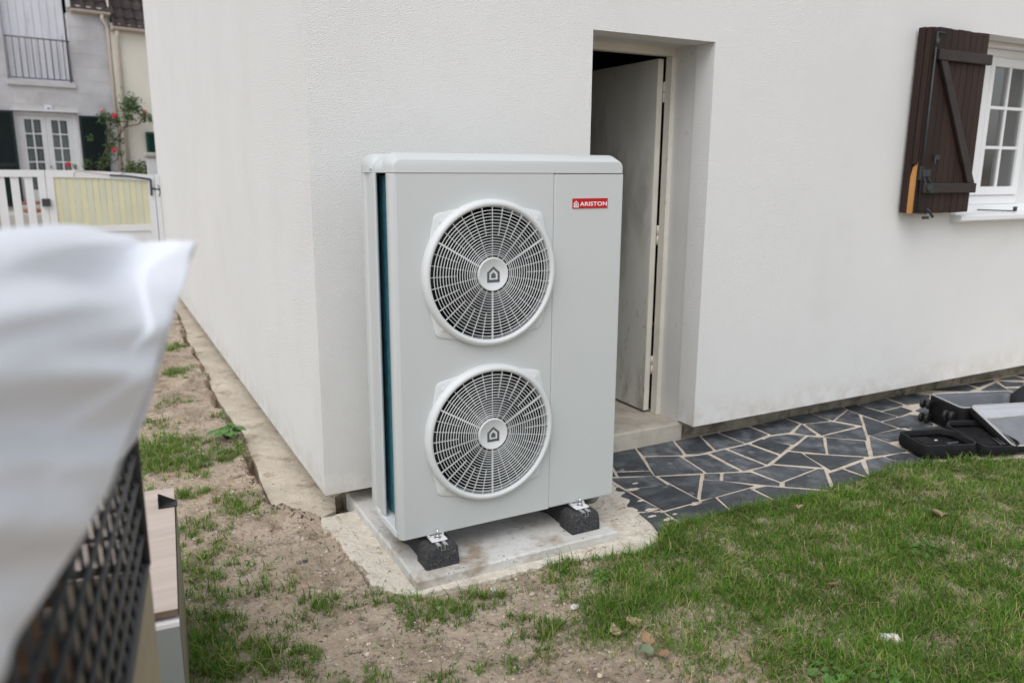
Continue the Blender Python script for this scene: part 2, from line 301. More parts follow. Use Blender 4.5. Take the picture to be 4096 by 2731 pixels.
# crazy paving
TILES = [[(1.407,0.790),(1.738,0.790),(1.606,0.486),(1.439,0.557),(1.487,0.680)],
 [(1.751,0.787),(2.019,0.792),(1.926,0.588),(1.717,0.679)],
 [(2.038,0.791),(2.226,0.794),(2.131,0.564),(2.014,0.559),(1.953,0.590)],
 [(2.240,0.787),(2.367,0.787),(2.374,0.567),(2.153,0.562)],
 [(2.388,0.786),(2.619,0.783),(2.621,0.621),(2.397,0.573)],
 [(2.658,0.793),(2.969,0.808),(2.965,0.686),(2.781,0.595),(2.649,0.616)],
 [(1.704,0.649),(1.883,0.571),(1.843,0.322),(1.587,0.408)],
 [(1.905,0.551),(2.055,0.527),(2.037,0.251),(1.865,0.313)],
 [(2.087,0.530),(2.196,0.540),(2.217,0.246),(2.063,0.245)],
 [(2.232,0.541),(2.386,0.544),(2.407,0.326),(2.248,0.257)],
 [(2.418,0.545),(2.520,0.572),(2.591,0.414),(2.440,0.341)],
 [(1.427,0.532),(1.598,0.468),(1.579,0.412),(1.409,0.491)],
 [(1.321,0.676),(1.446,0.634),(1.394,0.498),(1.254,0.540)],
 [(1.348,0.481),(1.577,0.399),(1.564,0.281),(1.342,0.339)],
 [(1.595,0.382),(1.809,0.304),(1.591,0.078)],
 [(1.832,0.299),(1.912,0.265),(1.854,0.205),(1.790,0.252)],
 [(1.933,0.261),(2.074,0.210),(2.103,0.026),(2.074,0.002),(2.021,0.046),(1.864,0.189)],
 [(1.773,0.240),(1.844,0.194),(1.954,0.063),(1.687,0.047),(1.592,0.053)],
 [(1.340,0.314),(1.571,0.264),(1.574,0.045),(1.347,0.037)],
 [(1.249,0.515),(1.318,0.453),(1.316,0.388),(1.194,0.400)],
 [(1.200,0.377),(1.317,0.364),(1.335,0.046),(1.234,0.084),(1.182,0.147),(1.179,0.284)],
 [(1.342,0.014),(1.669,0.037),(1.603,-0.186),(1.478,-0.216),(1.341,-0.196)],
 [(1.687,0.034),(1.903,0.042),(1.910,-0.187),(1.829,-0.225),(1.627,-0.241),(1.612,-0.185)],
 [(1.221,0.060),(1.320,0.020),(1.322,-0.201),(1.270,-0.229),(1.162,-0.192),(1.205,-0.055)],
 [(2.545,0.569),(2.613,0.587),(2.734,0.567),(2.814,0.501),(2.627,0.423)],
 [(2.989,0.806),(3.202,0.804),(3.193,0.645),(2.997,0.679)],
 [(3.228,0.801),(3.504,0.804),(3.492,0.758),(3.223,0.639)],
 [(2.804,0.574),(2.968,0.667),(2.888,0.480),(2.836,0.515)],
 [(2.995,0.658),(3.183,0.618),(3.246,0.484),(2.919,0.464)],
 [(3.233,0.625),(3.481,0.733),(3.476,0.645),(3.305,0.477)],
 [(2.917,0.445),(3.277,0.455),(3.089,0.274),(2.917,0.432)],
 [(3.470,0.609),(3.468,0.467),(3.457,0.337),(3.184,0.337)],
 [(3.529,0.801),(3.649,0.804),(3.660,0.493),(3.490,0.484),(3.514,0.747)],
 [(3.674,0.791),(3.959,0.811),(3.941,0.651),(3.695,0.635)],
 [(3.685,0.615),(3.892,0.628),(3.877,0.532),(3.690,0.497)],
 [(4.003,0.812),(4.272,0.802),(4.329,0.715),(4.178,0.623),(3.979,0.648)],
 [(2.815,0.480),(2.883,0.424),(2.677,0.226),(2.537,0.357)],
 [(2.901,0.415),(3.059,0.261),(2.862,0.081),(2.687,0.214)],
 [(3.165,0.314),(3.155,0.172),(3.126,0.034),(2.890,0.073)],
 [(3.189,0.327),(3.461,0.317),(3.494,0.197),(3.341,0.174),(3.181,0.191)],
 [(3.487,0.464),(3.776,0.483),(3.851,0.396),(3.713,0.269),(3.483,0.333)],
 [(2.504,0.344),(2.555,0.296),(2.486,0.085),(2.289,0.247)],
 [(2.560,0.271),(2.663,0.196),(2.817,0.077),(2.773,0.069),(2.497,0.033)],
 [(2.107,0.220),(2.258,0.229),(2.421,0.085),(2.124,0.040)],
 [(2.132,0.018),(2.440,0.069),(2.462,0.051),(2.274,-0.156),(2.095,-0.017)],
 [(2.443,0.002),(2.557,0.009),(2.570,-0.139),(2.400,-0.191),(2.285,-0.179)],
 [(2.585,0.014),(2.740,0.037),(2.598,-0.122)],
 [(2.787,0.040),(2.914,0.032),(2.924,-0.133),(2.682,-0.165),(2.594,-0.145)],
 [(2.942,0.032),(3.073,0.031),(3.218,-0.073),(3.111,-0.146),(2.932,-0.137)],
 [(1.930,0.027),(2.005,0.023),(2.247,-0.176),(2.059,-0.186),(1.922,-0.135)],
 [(3.350,0.170),(3.496,0.187),(3.649,0.169),(3.297,-0.069),(3.144,0.032)],
 [(3.905,0.528),(4.152,0.592),(4.419,0.567),(4.091,0.353),(3.893,0.414)],
 [(3.515,0.316),(3.685,0.248),(3.893,0.223),(3.754,0.133),(3.523,0.190)],
 [(4.811,0.639),(5.131,0.718),(4.979,0.513)],
 [(4.456,0.819),(4.864,0.783),(4.837,0.685),(4.698,0.664)],
 [(4.891,0.787),(5.177,0.776),(5.172,0.752),(4.889,0.701)],
 [(5.268,0.767),(5.451,0.768),(5.446,0.687),(5.403,0.662),(5.246,0.754)],
 [(5.186,0.726),(5.328,0.619),(5.230,0.563),(5.088,0.618)],
 [(5.048,0.578),(5.150,0.518),(4.910,0.380)],
 [(4.768,0.608),(4.930,0.481),(4.831,0.374),(4.643,0.531)],
 [(5.505,0.779),(5.604,0.777),(5.577,0.714),(5.524,0.684)]]
mor = [(1.16,.815),(1.16,-.06),(1.21,-.13),(1.69,-.15),(2.0,-.20),(2.36,-.17),(2.82,-.13),(3.25,-.23),(3.58,-.40),(4.2,-.5),(7.5,-.5),(7.5,.815)]
pav = struct(MB().prism(mor, -.045, 0.0).build('crazy_paving', m_joint))
rnd = random.Random(11)
for i, t in enumerate(TILES):
    mb = MB(); pts = []
    n = len(t)
    for k in range(n):          # uneven cleft edges
        a = Vector(t[k]).to_3d(); b = Vector(t[(k+1) % n]).to_3d(); L = (b-a).length; nr = Vector((-(b-a).y, (b-a).x, 0)).normalized()
        pts.append((a.x, a.y))
        for j in range(1, max(1, int(L/.07))): q = a.lerp(b, j/max(1, int(L/.07)))+nr*rnd.uniform(-.0022, .0022); pts.append((q.x, q.y))
    mb.prism(pts, -.02, .0045+rnd.uniform(0, .0040), bevel=.0016).build('paving_stone', rnd.choice(m_slates), pav)
# further stones to the right, beyond the picture
for k in range(9):
    x0 = 5.62+k*.2
    for y0, y1 in ((-.42,-.05),(-.02,.38),(.41,.80)):
        sh = rnd.uniform(-.05,.05)
        MB().prism([(x0+sh,y0),(x0+.18,y0+.02),(x0+.18+sh*.3,y1),(x0+sh*.4,y1-.02)], -.02, .005, bevel=.003).build('paving_stone', m_slate, pav)

# ------------------------------------------------------------------ the house
YW = .67; XC = -.117; TOP = 5.2
hs_ = thing('rendered_house', 'white rendered house with cellar door and brown shuttered window', 'house', (2,4,0))
mb = MB(); y0, y1 = YW, YW+.146; zb = .124
D0, D1, DT = 1.29, 2.066, 2.262; W0, W1, WB, WT = 4.29, 5.405, 1.275, 2.487
mb.box(XC, D0, y0, y1, zb, TOP); mb.box(D0, D1, y0, y1, DT, TOP); mb.box(D1, W0, y0, y1, zb, TOP)
mb.box(W0, W1, y0, y1, zb, WB); mb.box(W0, W1, y0, y1, WT, TOP); mb.box(W1, 9.5, y0, y1, zb, TOP)
mb.box(XC, XC+.146, y1, 8.62, zb, TOP)
mb.build('insulated_wall', m_render, hs_)
mb = MB(); a, b = y1+.002, 1.05
mb.box(.031, D0-.03, a, b, -.08, TOP-.1); mb.box(D0-.03, 2.10, a, b, 2.30, TOP-.1); mb.box(2.10, W0-.03, a, b, -.08, TOP-.1)
mb.box(W0-.03, W1+.03, a, b, -.08, 1.24); mb.box(W0-.03, W1+.03, a, b, 2.52, TOP-.1); mb.box(W1+.03, 9.4, a, b, -.08, TOP-.1)
mb.box(.031, .20, b, 8.6, -.08, TOP-.1); mb.box(XC+.02, 9.4, .69, 8.6, TOP, TOP+.03)
mb.build('masonry_base', m_mason, hs_)
# step and floor
MB().box(1.20, 2.098, .802, 4.0, -.06, .109).build('door_step', m_step, hs_, .012, 3)
# dark cellar behind the door
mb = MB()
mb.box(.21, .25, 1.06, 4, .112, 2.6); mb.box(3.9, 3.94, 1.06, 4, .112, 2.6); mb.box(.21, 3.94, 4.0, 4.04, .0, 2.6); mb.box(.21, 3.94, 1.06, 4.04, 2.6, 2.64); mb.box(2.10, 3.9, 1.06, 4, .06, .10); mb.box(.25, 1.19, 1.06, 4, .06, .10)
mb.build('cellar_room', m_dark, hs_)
# door lining, frame, leaf
mb = MB(); mb.box(2.072, 2.0995, .819, .992, .110, 2.272); mb.box(1.262, 2.072, .819, .992, 2.270, 2.2985); mb.box(1.262, 1.288, .819, .992, .110, 2.270)
mb.build('door_lining', m_lining, hs_)
fr = MB(); fr.box(2.043, 2.098, .993, 1.049, .110, 2.228); fr.box(1.266, 2.098, .993, 1.049, 2.228, 2.2985); fr.box(1.266, 1.312, .993, 1.049, .110, 2.228)
fr.build('door_frame', m_frame, hs_, .003)
dl = MB().box(1.999, 2.037, 1.066, 1.84, .124, 2.219).build('door_leaf', m_door, hs_, .003)
eg = MB().box(1.9995, 2.0365, 1.062, 1.0655, .126, 2.217).build('edge_strip', m_frame, dl)
for z in (.36, 1.16, 1.98):
    MB().tube([(2.0455,1.058,z),(2.0455,1.058,z+.055)], .0075, 10).tube([(2.0455,1.058,z+.058),(2.0455,1.058,z+.113)], .0085, 10).build('hinge', m_frame, dl)
# window
win = MB()
win.box(W0+.002, W0+.055, .90, .965, 1.36, 2.455); win.box(W1-.055, W1-.028, .90, .965, 1.36, 2.455)
win.box(W0+.055, W1-.055, .90, .965, 2.40, 2.455); win.box(W0+.055, W1-.055, .90, .965, 1.36, 1.425)
wf = win.build('window', m_pvc, hs_, .004)
mb = MB(); mb.box(W0+.01, W1-.001, .84, .97, 2.456, 2.52); mb.box(W0, W1-.001, .835, .905, 1.30, 1.3595); mb.box(W1-.027, W1+.028, .822, .97, 1.30, 2.52); mb.build('window_reveal', m_pvc, wf, .006)
for a, b in ((W0+.058, 4.826), (4.83, W1-.058)):
    s_ = MB(); s_.box(a, a+.048, .885, .935, 1.428, 2.397); s_.box(b-.062, b, .885, .935, 1.428, 2.397); s_.box(a+.048, b-.062, .885, .935, 2.335, 2.397); s_.box(a+.048, b-.062, .885, .935, 1.428, 1.490)
    s_.build('sash', m_pvc, wf, .004)
    g0, g1 = a+.048, b-.062; mid = (g0+g1)/2
    gb = MB(); gb.box(mid-.011, mid+.011, .893, .921, 1.490, 2.335)
    for z in (1.772, 2.053): gb.box(g0, mid-.011, .894, .920, z-.011, z+.011); gb.box(mid+.011, g1, .894, .920, z-.011, z+.011)
    gb.build('glazing_bar', m_pvc, wf, .002)
    zz = (1.49, 1.772, 2.053, 2.335)
    for c0, c1 in ((g0, mid), (mid, g1)):
        for k in range(3): MB().box(c0+.001, c1-.001, .905, .909, zz[k]+.001, zz[k+1]-.001).build('pane', m_glass, wf)
# pleated curtain inside, room behind
mb = MB(); n = 90; top = []; bot = []
for k in range(n+1):
    x = W0+.02+(W1-W0-.04)*k/n; y = .952+.008*math.sin(k*.9)+.003*math.sin(k*2.3); bot.append((x,y,1.33)); top.append((x,y,2.48))
mb.loft([bot, top], cap=False, closed=False); mb.build('net_curtain', m_curtain, wf, fixn=False)
mb = MB(); mb.box(4.0,4.04,1.06,3,.2,2.6); mb.box(6,6.04,1.06,3,.2,2.6); mb.box(4,6.04,3,3.04,.2,2.6); mb.box(4,6.04,1.06,3.04,2.6,2.64); mb.box(4,6.04,1.06,3.04,.16,.2); mb.build('window_room', m_room, hs_)
# sill with a drip nose
sp = [(.588,1.274),(.588,1.302),(.60,1.308),(.834,1.322),(.834,1.278),(.612,1.262),(.605,1.274)]
mb = MB(); mb.loft([[(x, yy, z) for yy, z in sp] for x in (W0-.055, W1+.06)], smooth=False); mb.build('window_sill', m_pvc, hs_)
# folded plank shutter held off the wall
sh = MB().box(3.705, 4.245, .617, .655, 1.335, 2.462).build('shutter', m_wood, hs_, .003)
x = 3.690; wd = [.050,.066,.062,.062,.062,.062,.062,.062,.062]; rnd = random.Random(2)
for k, ww in enumerate(wd):
    ww2 = ww*(.56/sum(wd)); o = MB().box(x+.0014, x+ww2-.0014, .560+rnd.uniform(0,.0016), .600, 1.334+rnd.uniform(-.002,.002), 2.460+rnd.uniform(-.003,.003)).build('plank', m_wood, sh, .004, 2); x += ww2
MB().box(3.694, 4.246, .600, .6165, 1.36, 2.44).build('backing', m_wood, sh)
MB().box(3.735, 4.268, .532, .5595, 2.266, 2.330).build('batten', m_wood2, sh, .006, 2); MB().box(3.725, 4.268, .532, .5595, 1.462, 1.525).build('batten', m_wood2, sh, .006, 2)
mb = MB(); mb.add([(3.755,.534,2.2655),(3.822,.534,2.2655),(4.245,.534,1.5255),(4.172,.534,1.5255),(3.755,.5595,2.2655),(3.822,.5595,2.2655),(4.245,.5595,1.5255),(4.172,.5595,1.5255)], [(0,1,2,3),(7,6,5,4),(0,4,5,1),(1,5,6,2),(2,6,7,3),(3,7,4,0)]); mb.build('brace', m_wood2, sh, .004)
MB().box(3.672, 3.689, .604, .652, 1.338, 2.462).build('stile', m_wood, sh, .004); 
o = MB().box(3.676, 3.6885, .566, .602, 1.640, 2.458).build('stile', m_wood, sh, .004)
o = MB().add([(3.675,.566,1.336),(3.688,.566,1.336),(3.688,.600,1.336),(3.675,.600,1.336),(3.675,.566,1.60),(3.688,.566,1.66),(3.688,.600,1.62),(3.675,.600,1.56)], [(3,2,1,0),(4,5,6,7),(0,1,5,4),(1,2,6,5),(2,3,7,6),(3,0,4,7)]).build('split_edge', m_bare, sh); o['label'] = 'splintered edge of bare orange wood'
ir = MB(); ir.tube([(3.712,.548,1.345),(3.712,.548,2.43)], .0065, 8); ir.build('lock_rod', m_iron, sh)
ir = MB(); ir.box(3.694,3.724,.545,.559,1.545,1.63); ir.box(3.725,3.80,.548,.559,1.565,1.610); ir.tube([(3.735,.545,1.56),(3.742,.536,1.52),(3.77,.528,1.475),(3.80,.530,1.47)], .006, 6); ir.tube([(3.775,.545,1.56),(3.79,.536,1.53),(3.82,.529,1.515),(3.812,.529,1.49)], .006, 6); ir.box(3.76,3.815,.527,.5305,1.485,1.52); ir.box(3.785,3.83,.527,.5305,1.462,1.484); ir.build('lock_handle', m_iron, sh, .002)
ir = MB(); ir.tube([(3.705,.55,1.338),(3.79,.54,1.334)], .004, 6); ir.tube([(3.775,.53,1.365),(3.80,.525,1.345),(3.835,.525,1.312)], .009, 6); ir.box(3.755,3.80,.525,.545,1.300,1.318); ir.build('shutter_stay', m_iron, sh)
ir = MB(); ir.box(3.82,3.868,.545,.559,1.67,1.70); ir.tube([(3.82,.545,1.675),(3.812,.535,1.655),(3.812,.535,1.635)], .006, 6); ir.build('catch', m_iron, sh, .002)
ir = MB(); ir.tube([(3.716,.546,2.345),(3.716,.546,2.39)], .011, 8); ir.tube([(3.712,.548,2.425),(3.79,.553,2.428)], .005, 6); ir.build('rod_guide', m_iron, sh)
# loose rod on the sill
rd = MB(); rd.tube([(4.74,.80,1.3285),(4.985,.675,1.3215)], .0042, 6); rd.box(4.975,5.0,.668,.684,1.318,1.352)
tag(rd.build('iron_rod', m_iron), 'thin dark iron rod with bent end lying on the white sill', 'rod')

# ------------------------------------------------------------------ heat pump
ZB = .165; UW = 1.018; SEAM = 1.585; UD = .335
hp = thing('heat_pump', 'grey two-fan heat pump unit on black rubber feet', 'heat pump', (.5,.17,.055))
FX = .397; FZ = (1.2035, .5578); FR = .2555
def holed_panel():
    mb = MB(); N = 64; x0, x1 = .024, .6795; half = .27
    def hole(cz):
        circ = []; sq = []
        for k in range(N):
            a = 2*math.pi*k/N; c, s = math.cos(a), math.sin(a); circ.append((FX+FR*c, 0, cz+FR*s)); q = max(abs(c), abs(s)); sq.append((FX+half*c/q, 0, cz+half*s/q))
        mb.loft([circ, sq], cap=False, smooth=False); inner = [(x, .03, z) for x, _, z in circ]; mb.loft([inner, circ], cap=False, smooth=True)
    for cz in FZ: hole(cz)
    zs = [ZB, FZ[1]-half, FZ[1]+half, FZ[0]-half, FZ[0]+half, SEAM-.002]
    def r(xa, xb, za, zb_): mb.add([(xa,0,za),(xb,0,za),(xb,0,zb_),(xa,0,zb_)], [(0,1,2,3)])
    for k in (0, 2, 4): r(x0, x1, zs[k], zs[k+1])
    for k in (1, 3): r(x0, FX-half, zs[k], zs[k+1]); r(FX+half, x1, zs[k], zs[k+1])
    edge = [(x0,0),(.012,.0035),(.004,.011),(0,.022),(0,.046),(.006,.046)]
    bz = [ZB, ZB, ZB+.003, ZB+.010, ZB+.012, ZB+.012]
    mb.loft([[(x, y, z) for (x, y), z in zip(edge, bz)], [(x, y, SEAM-.002) for x, y in edge]], cap=False, closed=False, smooth=True)
    mb.add([(x1,0,ZB),(x1,.02,ZB),(x1,.02,SEAM-.002),(x1,0,SEAM-.002)], [(0,1,2,3)]); mb.add([(x0,0,ZB),(x1,0,ZB),(x1,.02,ZB),(x0,.02,ZB)], [(0,1,2,3)])
    return mb
holed_panel().build('front_panel', m_unit, hp, fixn=False)
bx('service_panel', m_unit, hp, .6825, UW, .0005, UD, ZB, SEAM-.002, bevel=.007, seg=3)
# lid
def outline(x0, x1, z0, zt, r, n=7):
    p = [(x0, z0)]
    for k in range(n+1): a = math.pi-(math.pi/2)*k/n; p.append((x0+r+r*math.cos(a), zt-r+r*math.sin(a)))
    for k in range(n+1): a = math.pi/2-(math.pi/2)*k/n; p.append((x1-r+r*math.cos(a), zt-r+r*math.sin(a)))
    p.append((x1, z0)); return p
def lidpart(sec):
    mb = MB(); mb.loft([[(x, y, z) for x, z in outline(x0, x1, SEAM, zt, r)] for y, x0, x1, zt, r in sec], smooth=True); return mb
lidpart([(-.002,.020,1.008,1.629,.022),(.0,.016,1.010,1.632,.025),(.003,.012,1.0125,1.6345,.028),(.052,-.004,1.023,1.6565,.047),(.066,-.004,1.023,1.6575,.047)]).build('lid', m_unit, hp, auto=32)
lidpart([(.0665,.006,1.012,1.631,.040),(.20,.006,1.012,1.631,.040)]).build('lid_grip', m_unit, hp, auto=50)
lidpart([(.2005,.004,1.014,1.634,.040),(.215,-.002,1.020,1.650,.046),(.235,-.004,1.022,1.655,.047),(.32,-.004,1.022,1.655,.047),(.342,.004,1.014,1.645,.045)]).build('lid_cap', m_unit, hp, auto=50)
bx('screw', m_zinc, hp, -.006, .002, .205, .213, 1.592, 1.600, bevel=.002)
# left side: back post, base tray rail, coil
post = [(.004,.338),(-.001,.330),(-.001,.300),(.006,.290),(.006,.236),(0,.226),(0,.185),(.004,.177),(.012,.179),(.03,.32),(.03,.338)]
MB().loft([[(x, y, .186) for x, y in post], [(x, y, SEAM-.002) for x, y in post]], smooth=False).build('corner_post', m_unit, hp, .003)
tray = [(-.003,.03),(-.003,.19),(.004,.30),(.004,.334),(.06,.334),(.06,.03)]
MB().prism(tray, .168, .196).build('base_tray', m_lid, hp, .003)
mb = MB()
for k in range(182):
    z = .21+k*.0075; mb.box(.040, .07, .05, .245, z, z+.0048)
o = mb.build('coil_fin', m_coil, hp); o['kind'] = 'stuff'
bx('coil_core', m_void, hp, .062, .085, .047, .32, .20, SEAM-.01)
bx('back_panel', m_unit, hp, .03, UW-.004, .322, .334, .20, SEAM-.002)
# feet brackets
for fx in (.153, .828):
    br = MB(); br.box(fx-.034, fx+.034, -.046, .02, .1505, .1575); br.box(fx-.034, fx-.028, -.012, .02, .1575, .1655); br.box(fx+.028, fx+.034, -.008, .02, .1575, .1655); br.box(fx-.034, fx+.034, .02, .32, .1505, .167)
    bo = br.build('bracket', m_brk, hp, .003)
    MB().tube([(fx,-.022,.158),(fx,-.022,.192)], .0052, 10).tube([(fx,-.022,.158),(fx,-.022,.1605)], .014, 14).tube([(fx,-.022,.1607),(fx,-.022,.1705)], .0105, 6).build('bolt', m_zinc, bo)
# fans
N36 = 36
def house_logo(cx, cz, y, s, mat_, parent, th=.0012):
    """open outline of a little house with a smaller solid house inside"""
    def hp_(k): w_, b, sh_, t = .43*k, -.5*k, .12*k, .5*k; return [(-w_,b),(w_,b),(w_,sh_),(0,t),(-w_,sh_)]
    o = [(cx+x*s, cz+z*s) for x, z in hp_(1)]; i = [(cx+x*s, cz+z*s-.0*s) for x, z in hp_(.66)]; c = [(cx+x*s, cz+z*s-.05*s) for x, z in hp_(.36)]
    mb = MB(); n = 5; vs = [(x,y,z) for x, z in o]+[(x,y,z) for x, z in i]+[(x,y+th,z) for x, z in o]+[(x,y+th,z) for x, z in i]; fs = []
    for k in range(n): j = (k+1) % n; fs += [(k,j,n+j,n+k),(2*n+k,3*n+k,3*n+j,2*n+j),(k,2*n+k,2*n+j,j),(n+k,n+j,3*n+j,3*n+k)]
    mb.add(vs, fs); mb.loft([[(x,y,z) for x, z in c],[(x,y+th,z) for x, z in c]], smooth=False); return mb.build('house_emblem', mat_, parent)
rings = [.0745+(.2440-.0745)*(k/16)**1.17 for k in range(17)]
spoke_me = {}
def spoke_mesh(kind):
    if kind in spoke_me: return spoke_me[kind]
    w_, r_0 = {'long': (.0008, .064), 'short': (.0008, .150), 'wide': (.0034, .064)}[kind]
    mb = MB(); mb.add([(r_0,-.0258,-w_),(.257,-.0258,-w_),(.257,-.0258,w_),(r_0,-.0258,w_),(r_0,-.017,-w_*.7),(.257,-.017,-w_*.7),(.257,-.017,w_*.7),(r_0,-.017,w_*.7)], [(0,1,2,3),(7,6,5,4),(0,4,5,1),(1,5,6,2),(2,6,7,3),(3,7,4,0)])
    o = mb.build('spoke', m_plas); me = o.data; bpy.data.objects.remove(o); spoke_me[kind] = me; return me
for cz in FZ:
    # raised ring and corner plate
    g = MB(); g.lathe_y([(.2850,.0),(.2850,-.016),(.2800,-.027),(.271,-.0325),(.264,-.032),(.2585,-.026),(.2555,-.014),(.2535,.02)], FX, cz, 96)
    guard = g.build('fan_guard', m_plas, hp, auto=60)
    pl = []
    hw, bul, cr = .236, .036, .030
    cs = [(1,1),(-1,1),(-1,-1),(1,-1)]
    for q, (sx, sz) in enumerate(cs):
        a0 = math.atan2(sz, sx)
        for k in range(7):
            a = a0-math.pi/4+math.pi/2*k/6; pl.append((FX+sx*(hw-cr)+cr*math.cos(a), cz+sz*(hw-cr)+cr*math.sin(a)))
        nx_, nz_ = cs[(q+1) % 4]; A = (sx*hw, sz*hw); B = (nx_*hw, nz_*hw)
        for k in range(1, 12):
            t = k/12; t2 = .14+.72*t; px, pz = A[0]+(B[0]-A[0])*t2, A[1]+(B[1]-A[1])*t2; bb = bul*math.sin(math.pi*min(1,max(0,(t2-.10)/.80)))
            ox, oz = ((0, sz) if A[1] == B[1] else (sx, 0)); pl.append((FX+px+ox*bb, cz+pz+oz*bb))
    pm = MB(); n = len(pl); cin = []
    for x, z in pl: a = math.atan2(z-cz, x-FX); cin.append((FX+.27*math.cos(a), cz+.27*math.sin(a)))
    inn = [(FX+(x-FX)*.985, cz+(z-cz)*.985) for x, z in pl]
    # keep the inner circle inside the outline
    pm.loft([[(x,.0,z) for x, z in pl],[(x,-.0045,z) for x, z in pl],[(x,-.0070,z) for x, z in inn],[(FX+min(.27,math.hypot(x-FX,z-cz)*.99)*(x-FX)/math.hypot(x-FX,z-cz),-.0070,cz+min(.27,math.hypot(x-FX,z-cz)*.99)*(z-cz)/math.hypot(x-FX,z-cz)) for x, z in inn]], cap=False)
    pm.build('corner_plate', m_plas, guard, auto=50)
    for sx, sz in cs:
        MB().lathe_y([(.0105,-.0064),(.0105,-.0082),(.009,-.0088),(.0002,-.0088)], FX+sx*.202, cz+sz*.203, 20).build('screw_cover', m_plas, guard)
    for r in rings:
        tl = .00115; k = (r-.08)/.17; yb = -.0295+.003*k
        MB().lathe_y([(r-tl,yb),(r+tl,yb),(r+tl*.8,yb+.0052),(r-tl*.8,yb+.0052)], FX, cz, 72, closed=True).build('ring', m_plas, guard)
    for k in range(N36):
        a = math.pi/2+2*math.pi*k/N36; kind = 'wide' if (k % 12) == 6 else ('short' if k % 2 else 'long')
        piece('spoke', spoke_mesh(kind), m_plas, guard, Matrix.Translation((FX,0,cz)) @ Matrix.Rotation(-a, 4, 'Y'))
    MB().lathe_y([(.0655,-.012),(.0655,-.030),(.063,-.0335),(.0575,-.0335),(.0555,-.0315),(.0002,-.0315)], FX, cz, 48).build('hub_cap', m_plas, guard, auto=50)
    house_logo(FX, cz, -.0327, .062, m_logo, guard)
    fan = MB(); fan.lathe_y([(.2535,.012),(.2535,.14),(.0002,.14)], FX, cz, 48); sr = fan.build('fan_shroud', m_void, hp, fixn=False)
    mb = MB(); mb.lathe_y([(.058,.13),(.058,.03),(.045,.022),(.0002,.02)], FX, cz, 32); 
    for q in range(3):
        base = 2*math.pi*q/3+(.4 if cz > 1 else 1.1); rows = []
        for i in range(9):
            r = .05+.19*i/8; row = []
            for j in range(7):
                t = j/6-.5; a = base+t*(1.15+.35*i/8)+.25*(i/8); row.append((FX+r*math.cos(a), .078+t*.075*(1-.35*i/8), cz+r*math.sin(a)))
            rows.append(row)
        mb.loft(rows, cap=False, closed=False)
    mb.build('fan_blade', m_blade, sr, fixn=False)
# badge with lettering
bd = bx('badge', m_red, hp, .7690, .9395, -.0022, .0004, 1.4450, 1.4850)
house_logo(.7855, 1.4625, -.0032, .0265, m_white, bd, .0009)
cu = bpy.data.curves.new('letters', 'FONT'); cu.body = 'ARISTON'; cu.size = .0245; cu.offset = .00062; cu.extrude = .0004; cu.space_character = 1.08
to = bpy.data.objects.new('letters', cu); C.objects.link(to); dg = bpy.context.evaluated_depsgraph_get()
me = bpy.data.meshes.new_from_object(to.evaluated_get(dg)); bpy.data.objects.remove(to)
xs_ = [v.co.x for v in me.vertices]; ys_ = [v.co.y for v in me.vertices]; kx = .1315/(max(xs_)-min(xs_)); kz = .0168/(max(ys_)-min(ys_))
Mx = Matrix.Translation((.8035-min(xs_)*kx, -.0028, 1.4545-min(ys_)*kz)) @ Matrix(((kx,0,0,0),(0,0,-1,0),(0,kz,0,0),(0,0,0,1)))
o0 = hp.location; me.transform(Matrix.Translation(-o0) @ Mx); me.materials.clear(); me.materials.append(m_white)
lo = bpy.data.objects.new('lettering', me); C.objects.link(lo); lo.parent = bd
# rubber feet and rails under the brackets
for i, (fx, lab) in enumerate(((.153, 'black rubber support block with alloy rail under the fan end'), (.828, 'black rubber support block with alloy rail near the slate paving'))):
    ft = thing('rubber_foot', lab, 'support block', (fx,.2,.055), 'rubber feet under the heat pump')
    def sec(y, k, zt):
        w0, w1 = .072*k, .060*k; pts = [(-w0,.0555),(w0,.0555),(w0+.001,.075),(w0-.002,.10),(w1+.006,zt-.012),(w1-.004,zt-.002),(w1-.016,zt),(-w1+.016,zt),(-w1+.004,zt-.002),(-w1-.006,zt-.012),(-w0+.002,.10),(-w0-.001,.075)]
        return [(fx+x, y, z) for x, z in pts]
    rg = [sec(-.078,.95,.134),sec(-.071,.985,.1415),sec(-.055,1,.1435),sec(.02,1,.1435),sec(.055,.80,.142),sec(.16,.78,.142),sec(.20,1,.1435),sec(.24,1,.1435),sec(.27,.80,.142),sec(.36,.78,.142),sec(.40,1,.1435),sec(.485,1,.1435),sec(.50,.95,.14)]
    MB().loft(rg).build('block', m_rubber, ft, auto=45)
    rl = MB()
    for xa, xb in ((-.021,-.007),(.007,.021)): rl.box(fx+xa, fx+xb, -.0785, .49, .1475, .1500)
    rl.box(fx-.009, fx-.007, -.0785, .49, .128, .1475); rl.box(fx+.007, fx+.009, -.0785, .49, .128, .1475); rl.box(fx-.007, fx+.007, -.0785, .49, .128, .1300)
    rl.box(fx-.021, fx-.0195, -.0785, .49, .140, .1475); rl.box(fx+.0195, fx+.021, -.0785, .49, .140, .1475)
    rl.build('rail', m_alu, ft)
